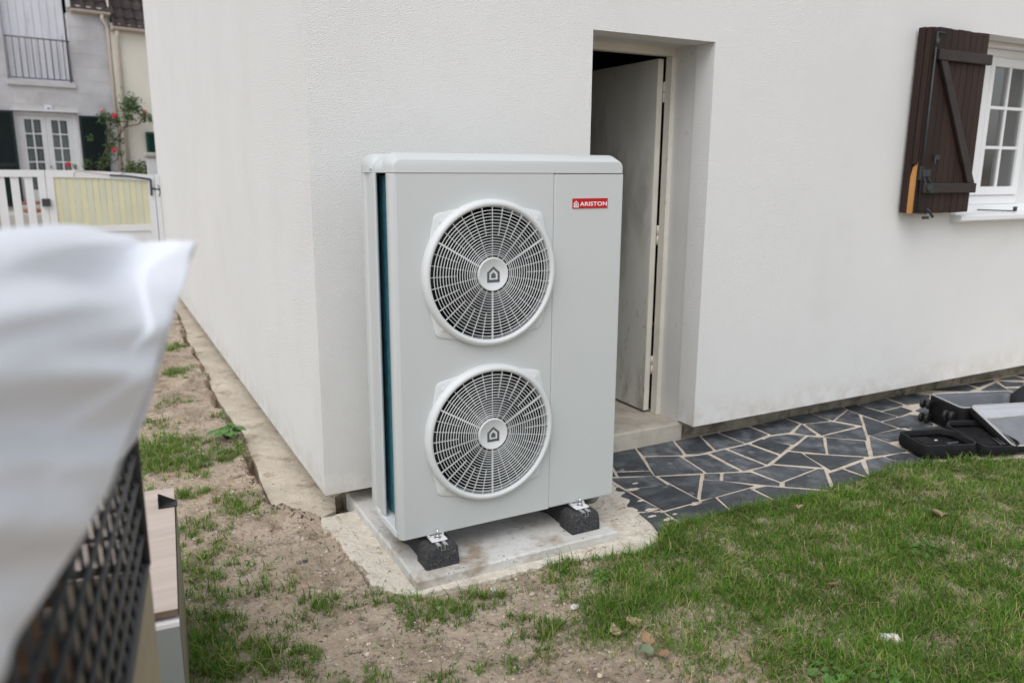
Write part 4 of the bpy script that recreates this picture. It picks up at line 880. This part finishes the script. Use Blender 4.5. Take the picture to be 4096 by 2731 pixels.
def roof_tiles(par, x0, x1, z0, rows, yb, slope=R_(62), tw=.20, th_=.235):
    for r in range(rows):
        n = int((x1-x0)/tw)
        for c in range(n):
            xa = x0+c*tw; d = r*th_; mb = MB()
            def P(x, t, up_): return FM @ Vector((x, yb+(d+t)*math.cos(slope)-up_*math.sin(slope), z0+(d+t)*math.sin(slope)+up_*math.cos(slope)))
            sec_ = [(0,.035),(.03,.045),(.06,.035),(.09,.012),(.12,.004),(.16,.006),(tw,.02)]
            rg = [[P(xa+x*tw/.20, t, u+lift) for x, u in sec_]+[P(xa+x*tw/.20, t, u+lift-.018) for x, u in reversed(sec_)] for t, lift in ((-.02,.02),(th_+.02,.0))]
            mb.loft(rg, smooth=False); mb.build('roof_tile', m_roof, par)
    mb = MB(); L = rows*th_; mb.add([FM @ Vector((x, yb+.03+t*math.cos(slope), z0-.02+t*math.sin(slope))) for t in (0, L) for x in (x0-.02, x1+.05)], [(0,1,3,2)]); return mb
ro = roof_tiles(nh, 2.16, 2.98, 4.70, 3, -.05).build('roof', m_roof, nh)
def gutter(par, x0, x1, z, y=-.10):
    mb = MB(); mb.loft([[FM @ Vector((x, y+.055*math.cos(a), z+.05*math.sin(a))) for a in [math.pi+math.pi*k/8 for k in range(9)]]+[FM @ Vector((x, y+.047*math.cos(a), z+.004+.042*math.sin(a))) for a in [2*math.pi-math.pi*k/8 for k in range(9)]] for x in (x0, x1)], smooth=False); return mb.build('gutter', m_gut, par)
gutter(nh, 2.14, 2.88, 4.69); fb('fascia', m_gut, nh, 2.165, 2.858, -.045, .30, 4.621, 4.78)
fb('white_jamb', m_gate, nh, 2.10, 2.16, -.06, .02, 4.72, 5.2)
MB().tube([FM @ Vector(p) for p in ((2.72,-.10,4.64),(2.72,-.10,4.56),(2.80,-.06,4.46),(2.82,-.05,4.36),(2.82,-.05,.72))], .035, 8).build('downpipe', m_gut, nh)
ch = thing('cream_house', 'cream rendered house with dark tiled roof beside the grey one', 'house', FM @ Vector((3.9,0,.7)))
fb('wall', m_cream, ch, 2.862, 6.0, -.05, 2.5, .70, 4.36)
ro = roof_tiles(ch, 2.90, 5.0, 4.43, 4, -.13).build('roof', m_roof, ch)
gutter(ch, 2.88, 5.0, 4.42, -.18)
MB().tube([FM @ Vector(p) for p in ((2.97,-.16,4.36),(2.97,-.14,4.25),(2.97,-.10,4.15),(2.97,-.10,.72))], .042, 8).build('downpipe', m_gut, ch)
fb('fascia', m_gut, ch, 2.87, 5.0, -.12, .0, 4.361, 4.50); fb('gable', m_cream, ch, 2.87, 2.90, .001, 2.0, 4.361, 5.2)
louvre('louvred_shutter', m_green2, ch, 3.38, 3.85, .90, 2.33, -.06)
# brick steps up to the glazed doors
st_ = thing('brick_steps', 'red brick steps below the glazed doors, seen between the pickets', 'steps', FM @ Vector((1.5,-.6,.3)))
for k in range(3): fb('step', m_brick if k % 2 == 0 else m_terr, st_, .8, 2.2, -.3*(3-k), -.3*(2-k)-.001, .70, .705+.0+.0 + .16*(k+1)*.4)

# climbing rose on the facade
def FP(s, z, off): return FM @ Vector((s, -off, z))
m_leaf = mat('rose_leaf', (.065,.125,.035), .6, .3, 6, isl=.45); m_rose = mat('red_rose_petal', (.62,.03,.06), .6, .2, 8); m_stem = mat('brown_stem', (.10,.075,.05), .8, .2, 8)
def leaf_cloud(cl, per, size, seed):
    rn = np.random.default_rng(seed); V = []; F = []
    for c_, r in cl:
        for _ in range(int(per*(r/.1)**2)):
            p = Vector(c_)+Vector(rn.normal(0, r*.55, 3)); d = Vector(rn.normal(0,1,3)).normalized(); q = d.cross(Vector(rn.normal(0,1,3))).normalized(); s_ = size*rn.uniform(.6,1.3); nn = d.cross(q)*s_*.18
            o = len(V); V += [p, p+d*s_*.5+q*s_*.32+nn, p+d*s_, p+d*s_*.5-q*s_*.32+nn]; F += [(o,o+1,o+2),(o,o+2,o+3)]
    mb = MB(); mb.add(V, F); return mb
rose = thing('climbing_rose', 'climbing rose with red blooms between the two far houses', 'rose', FP(2.5,.7,.4))
RC = [(2.97,2.85,.16),(3.07,2.92,.14),(2.97,2.63,.12),(3.12,2.76,.1),(3.27,2.64,.12),(3.38,2.6,.07),(2.63,2.52,.13),(2.49,2.61,.1),(2.74,2.52,.08),(2.58,2.29,.08),(2.66,2.16,.08),(2.78,2.13,.05),(2.58,2.0,.1),(2.5,1.77,.1),(2.17,2.15,.05),(2.08,1.64,.08),(2.76,1.87,.05),(2.36,1.64,.08),(1.85,1.57,.05)]
leaf_cloud([(FP(s,z,.4), r) for s, z, r in RC], 85, .055, 3).build('leaves', m_leaf, rose, fixn=False)['kind'] = 'stuff'
for st in ([(2.29,.72),(2.29,1.54),(2.45,1.9),(2.72,2.2),(2.94,2.46),(2.99,2.72)],[(2.35,.72),(2.35,1.54),(2.68,1.74),(2.81,2.39),(3.16,2.47),(3.27,2.61)],[(2.32,.72),(2.36,1.7),(2.55,2.1),(2.62,2.5)]): MB().tube([FP(s,z,.38) for s, z in st], .012, 6).build('stem', m_stem, rose)
rn = random.Random(8)
for s, z in ((2.65,2.62),(2.58,1.93),(1.7,1.63),(3.25,2.72),(2.43,2.69)):
    c_ = FP(s,z,.55); mb = MB(); r0_ = .052 if (s, z) in ((2.65,2.62),(2.58,1.93),(1.7,1.63)) else .03
    for ly in range(3):
        for k in range(6):
            a = k*math.pi/3+ly*.5; rr_ = r0_*(1-.28*ly); d = fe*math.cos(a)+Vector((0,0,math.sin(a))); q = fe*-math.sin(a)+Vector((0,0,math.cos(a))); f_ = fn*(.012*ly+.006)
            mb.add([c_+f_, c_+d*rr_*.7+q*rr_*.5+fn*.01*ly, c_+d*rr_+fn*(.012+.01*ly), c_+d*rr_*.7-q*rr_*.5+fn*.01*ly], [(0,1,2,3)])
    mb.build('bloom', m_rose, rose, fixn=False)
hd = thing('box_shrub', 'low clipped green shrub below the cream house wall', 'shrub', FP(3.0,.7,.6))
leaf_cloud([(FP(2.78+.07*k, .9+.16*j+.02*(k % 3), .6), .13) for k in range(8) for j in range(5)], 45, .05, 6).build('crown', mat('shrub_leaf', (.075,.11,.03), .6, .3, 6, isl=.4), hd, fixn=False)
MB().tube([FP(3.0,.70,.6), FP(3.02,1.3,.6)], .02, 6).build('trunk', m_stem, hd)

# ------------------------------------------------------------------ grass, weeds, pebbles, leaves
def grassmat(name, stops):
    M = bpy.data.materials.new(name); M.use_nodes = True; t = M.node_tree; N = t.nodes; L = t.links; b = N['Principled BSDF']; b.inputs['Roughness'].default_value = .55; b.inputs['Specular IOR Level'].default_value = .3
    g = N.new('ShaderNodeNewGeometry'); rp = N.new('ShaderNodeValToRGB'); rp.color_ramp.interpolation = 'LINEAR'
    e = rp.color_ramp.elements; e[0].position, e[0].color = stops[0][0], (*stops[0][1], 1); e[1].position, e[1].color = stops[-1][0], (*stops[-1][1], 1)
    for p, c in stops[1:-1]: q = e.new(p); q.color = (*c, 1)
    L.new(g.outputs['Random Per Island'], rp.inputs[0])
    nz = N.new('ShaderNodeTexNoise'); nz.inputs['Scale'].default_value = 3.0; L.new(g.outputs['Position'], nz.inputs['Vector'])
    hv = N.new('ShaderNodeHueSaturation'); mr = N.new('ShaderNodeMapRange'); mr.inputs[1].default_value = .3; mr.inputs[2].default_value = .7; mr.inputs[3].default_value = .8; mr.inputs[4].default_value = 1.2
    L.new(nz.outputs['Fac'], mr.inputs[0]); L.new(mr.outputs[0], hv.inputs['Value']); L.new(rp.outputs[0], hv.inputs['Color']); L.new(hv.outputs[0], b.inputs['Base Color'])
    tr = N.new('ShaderNodeBsdfTranslucent'); L.new(hv.outputs[0], tr.inputs[0]); mx = N.new('ShaderNodeMixShader'); mx.inputs[0].default_value = .3
    L.new(b.outputs[0], mx.inputs[1]); L.new(tr.outputs[0], mx.inputs[2]); L.new(mx.outputs[0], N['Material Output'].inputs[0]); return M
m_grass = grassmat('grass_blades', [(0,(.046,.120,.012)),(.25,(.080,.200,.016)),(.58,(.128,.270,.024)),(.79,(.205,.300,.042)),(.90,(.36,.32,.13)),(1,(.50,.40,.22))])
def blades(name, x, y, h, wd, lean, mt, label):
    n = len(x); z = HT(x, y)-.004; a = rng.uniform(0, 2*np.pi, n); dx, dy = np.cos(a), np.sin(a); b = a+np.pi/2+rng.normal(0, .4, n); px, py = np.cos(b)*wd/2, np.sin(b)*wd/2
    V = np.zeros((n, 5, 3)); h1, h2 = h*.55, h
    V[:,0] = np.stack([x-px, y-py, z], -1); V[:,1] = np.stack([x+px, y+py, z], -1)
    m1 = lean*.35*h; m2 = lean*h; zz1 = h1*np.sqrt(np.clip(1-(lean*.3)**2, .2, 1)); zz2 = h2*np.sqrt(np.clip(1-(lean*.62)**2, .12, 1))
    V[:,2] = np.stack([x+dx*m1-px*.8, y+dy*m1-py*.8, z+zz1], -1); V[:,3] = np.stack([x+dx*m1+px*.8, y+dy*m1+py*.8, z+zz1], -1); V[:,4] = np.stack([x+dx*m2, y+dy*m2, z+zz2], -1)
    o = (np.arange(n)*5)[:,None]; li = np.concatenate([o+np.array([0,1,3,2]), o+np.array([2,3,4])], 1).astype(np.int32).ravel()
    me = bpy.data.meshes.new(name); me.vertices.add(n*5); me.vertices.foreach_set('co', V.ravel()); me.loops.add(n*7); me.loops.foreach_set('vertex_index', li); me.polygons.add(n*2)
    ls = (np.arange(n)*7)[:,None]+np.array([0,4]); me.polygons.foreach_set('loop_start', ls.astype(np.int32).ravel()); me.update(calc_edges=True); me.materials.append(mt)
    ob = bpy.data.objects.new(name, me); C.objects.link(ob); return tag(ob, label, 'grass', None, 'stuff')
BARE = [[.499,-.781,.1],[.327,-.664,.12],[1.085,-.395,.06],[1.008,-.593,.07],[1.781,-.333,.06],[1.672,-.277,.06],[1.028,-.693,.05],[.611,-.922,.07],[.889,-.955,.08],[.689,-1.066,.06],[1.542,-.674,.04],[1.768,-.748,.03],[1.125,-.927,.04],[2.127,-.934,.06],[.724,-.25,.06],[.753,-.796,.05]]
BIG = [[.652,-.567,.14,1],[.752,-.568,.12,1],[.548,-.659,.12,1],[1.136,-.246,.12,1],[1.27,-.171,.1,1],[.82,-.42,.1,.8],[1.014,-.481,.14,.9],[1.182,-.446,.16,.9],[1.541,-.408,.14,.9]]
TUFT = [[-.733,1.986,.16,1],[-.794,1.753,.2,1],[-.706,1.637,.12,.9],[-.589,1.913,.1,.6],[-.737,2.419,.1,.5],[-.517,1.562,.1,.9],[-.304,2.391,.07,.6],[-.391,4.627,.12,.8],[-.495,3.69,.12,.8],[-.573,2.843,.08,.5],[-.347,1.711,.1,.9],[-.468,.959,.09,1],[-.56,1.394,.05,.6],[-.646,1.192,.07,.9],[-.391,.786,.03,.5],[-.594,.694,.06,.5],[-.682,.787,.1,.6],[-.703,.529,.12,.7],[-.633,.411,.1,.6],[-.476,.158,.07,.7],[-.564,-.05,.05,.3],[-.337,-.088,.07,.9],[-.278,-.051,.04,.5],[-.729,.166,.12,.8],[-.685,.044,.08,.6],[-.741,-.164,.14,.9],[-.616,-.257,.12,.8],[-.508,-.286,.1,.5],[-.793,-.257,.14,.9],[-.478,-.408,.08,.5],[-.045,-.172,.07,.7],[-.039,-.291,.06,.6],[.031,-.327,.07,.7],[.111,-.303,.08,.7],[.194,-.279,.06,.6],[.267,-.281,.05,.6],[-.128,-.112,.05,.5],[.3,-.591,.07,1],[.27,-.452,.05,.5],[.311,-.304,.04,.6],[.573,-.292,.06,.8],[.174,-.694,.08,.5],[.53,-.487,.07,.4],[.411,-.556,.05,.5],[-.118,-.646,.06,.5],[-.341,-.53,.06,.4],[-.26,-.547,.05,.4],[.035,-.649,.04,.3],[.80,-.205,.04,.6],[.90,-.25,.05,.7],[.62,-.215,.05,.5]]
def lawn_density(x, y):
    edge = sst(.32, 1.05, x+.25*(fbm(x, y, 2.5, 2)-.5)+(-y-.5)*-.10)
    ge = np.interp(x, GX, GY); d = edge*sst(.0, .02, ge-y)
    pat = sst(.34, .60, fbm(x+3, y+7, 11, 4)); d = d*(.30+.70*pat)
    for bx_, by_, r in BARE: d = d*(1-.93*np.exp(-(((x-bx_)/r)**2+((y-by_)/(r*.7))**2)))
    for bx_, by_, r, w_ in BIG: d = np.maximum(d, w_*.62*np.exp(-(((x-bx_)/r)**2+((y-by_)/(r*.7))**2))*sst(.0, .02, ge-y))
    return d
N0 = 430000; x = rng.uniform(.3, 4.6, N0); y = rng.uniform(-2.0, -.08, N0)
# only the strip the picture and a step to its side can show
keep = (y > -1.75-.0*x) & (y > -.55-.62*(x+.2)) & (rng.random(N0) < lawn_density(x, y)*np.where(x > 2.6, .75, 1)); x, y = x[keep], y[keep]
hgt = rng.gamma(6, 1/6., len(x))*(.021+.017*fbm(x+2, y+5, 3, 2))
for bx_, by_, r, w_ in BIG[:5]: hgt = hgt*(1+.35*np.exp(-(((x-bx_)/r)**2+((y-by_)/r)**2)))
ge = np.interp(x, GX, GY); hgt = hgt*(1+.25*np.exp(-((ge-y)/.05)**2))
blades('lawn_grass', x, y, hgt, rng.uniform(.0020, .0042, len(x)), np.clip(np.abs(rng.normal(.85, .45, len(x))), 0, 1.4), m_grass, 'patchy green lawn grass in front of the slate paving')
xs_, ys_, hs_2 = [], [], []
for tx, ty, r, w_ in TUFT:
    n = int(6500*r*w_*(r/.1)**.6*.9); nc = max(4, int(n/14)); cx = rng.normal(tx, r*.72, nc); cy = rng.normal(ty, r*.66, nc); k = rng.integers(0, nc, n)
    xs_.append(cx[k]+rng.normal(0, .011, n)); ys_.append(cy[k]+rng.normal(0, .008, n)); hs_2.append(rng.gamma(6, 1/6., n)*.034*(.7+.45*w_))
nn = 5200; xs_.append(rng.uniform(-1.0, .9, nn)); ys_.append(np.where(rng.random(nn) < .7, rng.uniform(-1.0, .6, nn), rng.uniform(.6, 3.2, nn))); hs_2.append(rng.gamma(5, 1/5., nn)*.018)
x = np.concatenate(xs_); y = np.concatenate(ys_); h = np.concatenate(hs_2)
inapron = ((x > -.12) & (y > np.interp(x, GX, GY)-.005)) | ((x > np.interp(y, EY, EX)-.02) & (y > .6)); x, y, h = x[~inapron], y[~inapron], h[~inapron]
blades('grass_tufts', x, y, h, rng.uniform(.0022, .0044, len(x)), np.clip(np.abs(rng.normal(.80, .4, len(x))), 0, 1.4), m_grass, 'scattered grass tufts growing in the bare sandy soil')
# dry stalks
m_straw = mat('dry_straw', (.40,.31,.18), .8, .2, 8, isl=.35)
n = 30000; x = rng.uniform(-1.0, 3.8, n); y = rng.uniform(-1.6, 2.6, n); k = ((y < np.interp(x, GX, GY)-.03) | ((x < np.interp(y, EY, EX)-.06))) & (rng.random(n) < np.where(x > .4, .9, .32)*sst(.35, .6, fbm(x, y, 4, 2)+.1)); x, y = x[k], y[k]
blades('dry_stalks', x, y, rng.uniform(.02, .055, len(x)), rng.uniform(.0018, .0032, len(x)), rng.uniform(1.2, 1.6, len(x)), m_straw, 'dry straw stalks lying on the soil and lawn')
# pebbles
m_peb = mat('pale_pebble', (.45,.38,.30), .7, .12, 30, .2, 80, isl=.65)
def stones(name, x, y, r, mt, label, flat=.6):
    n = len(x); b = bmesh.new(); bmesh.ops.create_icosphere(b, subdivisions=1, radius=1); v0 = np.array([v.co for v in b.verts]); f0 = np.array([[v.index for v in f.verts] for f in b.faces]); b.free()
    V = v0[None]*(1+rng.normal(0, .14, (n, len(v0), 1))); V = V*np.stack([rng.uniform(.7,1.3,n), rng.uniform(.6,1.0,n), rng.uniform(.4,.7,n)*flat/.6], -1)[:,None]*r[:,None,None]
    a = rng.uniform(0, 6.28, n); c_, s_ = np.cos(a)[:,None], np.sin(a)[:,None]; X = V[...,0]*c_-V[...,1]*s_; Y = V[...,0]*s_+V[...,1]*c_
    V = np.stack([X+x[:,None], Y+y[:,None], V[...,2]+(HT(x, y)+r*.15)[:,None]], -1).reshape(-1, 3); F = (f0[None]+(np.arange(n)*len(v0))[:,None,None]).reshape(-1, 3)
    me = bpy.data.meshes.new(name); me.vertices.add(len(V)); me.vertices.foreach_set('co', V.ravel()); me.loops.add(F.size); me.loops.foreach_set('vertex_index', F.astype(np.int32).ravel()); me.polygons.add(len(F)); me.polygons.foreach_set('loop_start', np.arange(0, F.size, 3, dtype=np.int32)); me.polygons.foreach_set('use_smooth', np.ones(len(F), bool)); me.update(calc_edges=True); me.materials.append(mt)
    ob = bpy.data.objects.new(name, me); C.objects.link(ob); return tag(ob, label, 'stones', None, 'stuff')
n = 4200; x = rng.uniform(-1.0, 1.6, n); y = rng.uniform(-1.2, 2.6, n); x[:700] = rng.normal(.12, .35, 700); y[:700] = rng.normal(-.38, .16, 700)
k = (y < np.interp(x, GX, GY)-.02) & (x > -.12) | (x < -.14) & (y < .6) | (x < np.interp(y, EY, EX)-.03); x, y = x[k], y[k]
stones('pebbles', x, y, rng.gamma(1.3, .0020, len(x))+.0014, m_peb, 'small pale pebbles scattered over the bare soil')
n = 420; a = rng.uniform(0, 1, n); x = np.interp(a, [0,.35,1], [-.20,-.36,-.29])+rng.normal(0,.03,n); y = np.interp(a, [0,.35,1], [.72,.92,2.4])+rng.normal(0,.03,n)
stones('soil_crumbs', x, y, rng.gamma(1.4, .0017, n)+.0012, mat('dark_soil_crumb', (.14,.105,.078), .95, .3, 20, isl=.4), 'dark crumbs of soil along the edge of the footing', .9)
# larger countable stones
big_st = [(.052,-.262,.012,'pale oval pebble nearest the front edge of the apron'),(.02,-.33,.011,'buff pebble in the little heap of pebbles before the apron'),(.511,-.486,.017,'bright white stone chip among the thin grass'),(.683,-.488,.013,'flat white stone at the edge of the thick grass tuft'),(-.47,1.10,.016,'pale broken shell lying on the soil beside the footing'),(1.371,-1.18,.030,'largest white lump of plaster sunk in the lawn'),(.29,-.245,.013,'white pebble on bare soil before the right rubber foot'),(.41,-.34,.014,'cream pebble between two small grass tufts'),(-.30,.33,.012,'small slate-grey stone chip beside the apron corner')]
m_wst = mat('white_stone', (.70,.68,.64), .8, .1, 20, .4, 60); m_bst = mat('buff_stone', (.50,.42,.32), .8, .15, 20, .4, 60); m_sst = mat('slate_chip', (.06,.065,.075), .6, .2, 20)
for i, (x_, y_, r_1, lab) in enumerate(big_st):
    b = bmesh.new(); bmesh.ops.create_icosphere(b, subdivisions=2, radius=1); rn = random.Random(i)
    ax_ = (rn.uniform(1,1.4), rn.uniform(.7,1), rn.uniform(.35,.55)); ro_ = Matrix.Rotation(rn.uniform(0,6), 3, 'Z'); zg = float(HT(x_, y_))
    for v in b.verts: q = v.co*(1+.12*math.sin(v.co.x*5+i)+.08*math.sin(v.co.y*7+2*i)); v.co = ro_ @ Vector((q.x*ax_[0], q.y*ax_[1], q.z*ax_[2]))*r_1
    me = bpy.data.meshes.new('stone'); b.to_mesh(me); b.free(); me.polygons.foreach_set('use_smooth', [True]*len(me.polygons)); me.materials.append(m_sst if 'slate' in lab else (m_bst if i in (1,7) else m_wst))
    ob = bpy.data.objects.new('stone', me); ob.location = (x_, y_, zg+r_1*.25); C.objects.link(ob); tag(ob, lab, 'stone', 'loose stones on the ground')
# fallen leaves
m_dry = mat('dry_leaf', (.46,.35,.22), .8, .15, 20); m_dry2 = mat('brown_leaf', (.33,.21,.12), .8, .2, 20); m_gleaf = mat('grey_green_leaf', (.20,.24,.14), .7, .1, 20)
def leaf(x_, y_, size, mt, lab, seed, lift=.02):
    rn = random.Random(seed); yaw_ = rn.uniform(0, 6.28); zg = float(HT(x_, y_)); rows = []
    for i in range(8):
        t = i/7; w_ = size*.36*math.sin(math.pi*min(1, t*.94+.04))**.8*(1+.25*math.sin(i*2.4+seed)); row = []
        for j in range(5):
            v = j/4*2-1; row.append((t*size-size/2, v*w_, lift*(.35+.8*abs(v)**1.5)+.012*math.sin(t*3.5+seed)+.35*size*(t-.5)**2))
        rows.append(row)
    mb = MB(); Mz = Matrix.Translation((x_, y_, zg+.012)) @ Matrix.Rotation(yaw_, 4, 'Z') @ Matrix.Rotation(rn.uniform(-.35,.35), 4, 'X'); mb.loft(rows, cap=False, closed=False, M=Mz)
    o = mb.build('fallen_leaf', mt, None, fixn=False); md = o.modifiers.new('t', 'SOLIDIFY'); md.thickness = .0008; tag(o, lab, 'leaf', 'fallen leaves on the lawn')
leaf(2.389,-.655,.085,m_dry,'large curled tan leaf alone on the far lawn',1,.03)
leaf(.631,-.689,.060,m_dry,'pale folded leaf at the foot of the tall grass tuft',2,.022)
leaf(.541,-.709,.058,m_dry,'rounded tan leaf lying on bare soil by the grass tuft',3,.018)
leaf(.614,-.801,.055,m_dry2,'rust brown leaf below the tall grass tuft',4,.012)
leaf(1.875,-.31,.055,m_dry,'upright tan leaf close to the slate paving edge',5,.03)
leaf(.56,-.86,.060,m_gleaf,'grey green leaf lowest in the group near the tuft',6,.02)
leaf(.60,-.90,.045,m_dry2,'small orange brown leaf beside the grey green leaf',7,.012)
leaf(1.457,-.845,.05,m_dry2,'brown leaf scrap in the middle of the lawn',8,.01)
# broad leaved weeds
m_weed = mat('bright_weed_leaf', (.075,.17,.035), .5, .2, 10, isl=.25)
def weed(x_, y_, r, nl, lab, seed, up_=.6, ls=.03):
    rn = random.Random(seed); zg = float(HT(x_, y_)); t = thing('weed_plant', lab, 'weed', (x_, y_, zg), 'broad leaved weeds')
    for k in range(nl):
        a = k*2.4+rn.uniform(-.3,.3); d = r*math.sqrt((k+.5)/nl); hz = r*up_*(1-.5*d/r)*rn.uniform(.6,1.2)+.006; c_ = Vector((x_+math.cos(a)*d, y_+math.sin(a)*d, zg+hz)); o_ = Vector((math.cos(a), math.sin(a), -.25)); sd = Vector((-math.sin(a), math.cos(a), 0)); s_ = ls*rn.uniform(.8,1.3); vs = [c_-o_*s_*.4]
        for q in range(9):
            an = -math.pi*.8+2*math.pi*.8*q/8; rr_ = s_*(1+.14*math.cos(q*math.pi)); vs.append(c_+o_*rr_*math.cos(an)*.8+sd*rr_*math.sin(an)*.75+Vector((0,0,.18*s_*abs(math.sin(an)))))
        mb = MB(); mb.add(vs+[c_+Vector((0,0,-.06*s_))], [(10,q,q+1) for q in range(1,9)]+[(10,0,1),(10,9,0)], True); mb.build('leaf', m_weed, t, fixn=False)
        MB().tube([(x_,y_,zg-.005),(x_+math.cos(a)*d*.5,y_+math.sin(a)*d*.5,zg+hz*.7),tuple(c_-o_*s_*.3)], .0016, 4).build('stalk', m_weed, t)
weed(-.36,1.93,.085,18,'leafy bright green weed on the soil bank beside the footing',1,.9,.034)
weed(2.05,-.82,.07,9,'low round leaved weed far out on the right lawn',2,.25,.022)
weed(1.04,-1.22,.07,10,'round leaved weed at the bottom edge of the lawn',3,.25,.022)
weed(1.18,-1.30,.06,8,'small weed just right of the one at the lawn bottom',4,.25,.020)
weed(.72,-.36,.05,9,'small clover weed where the lawn meets the apron soil',5,.4,.014)
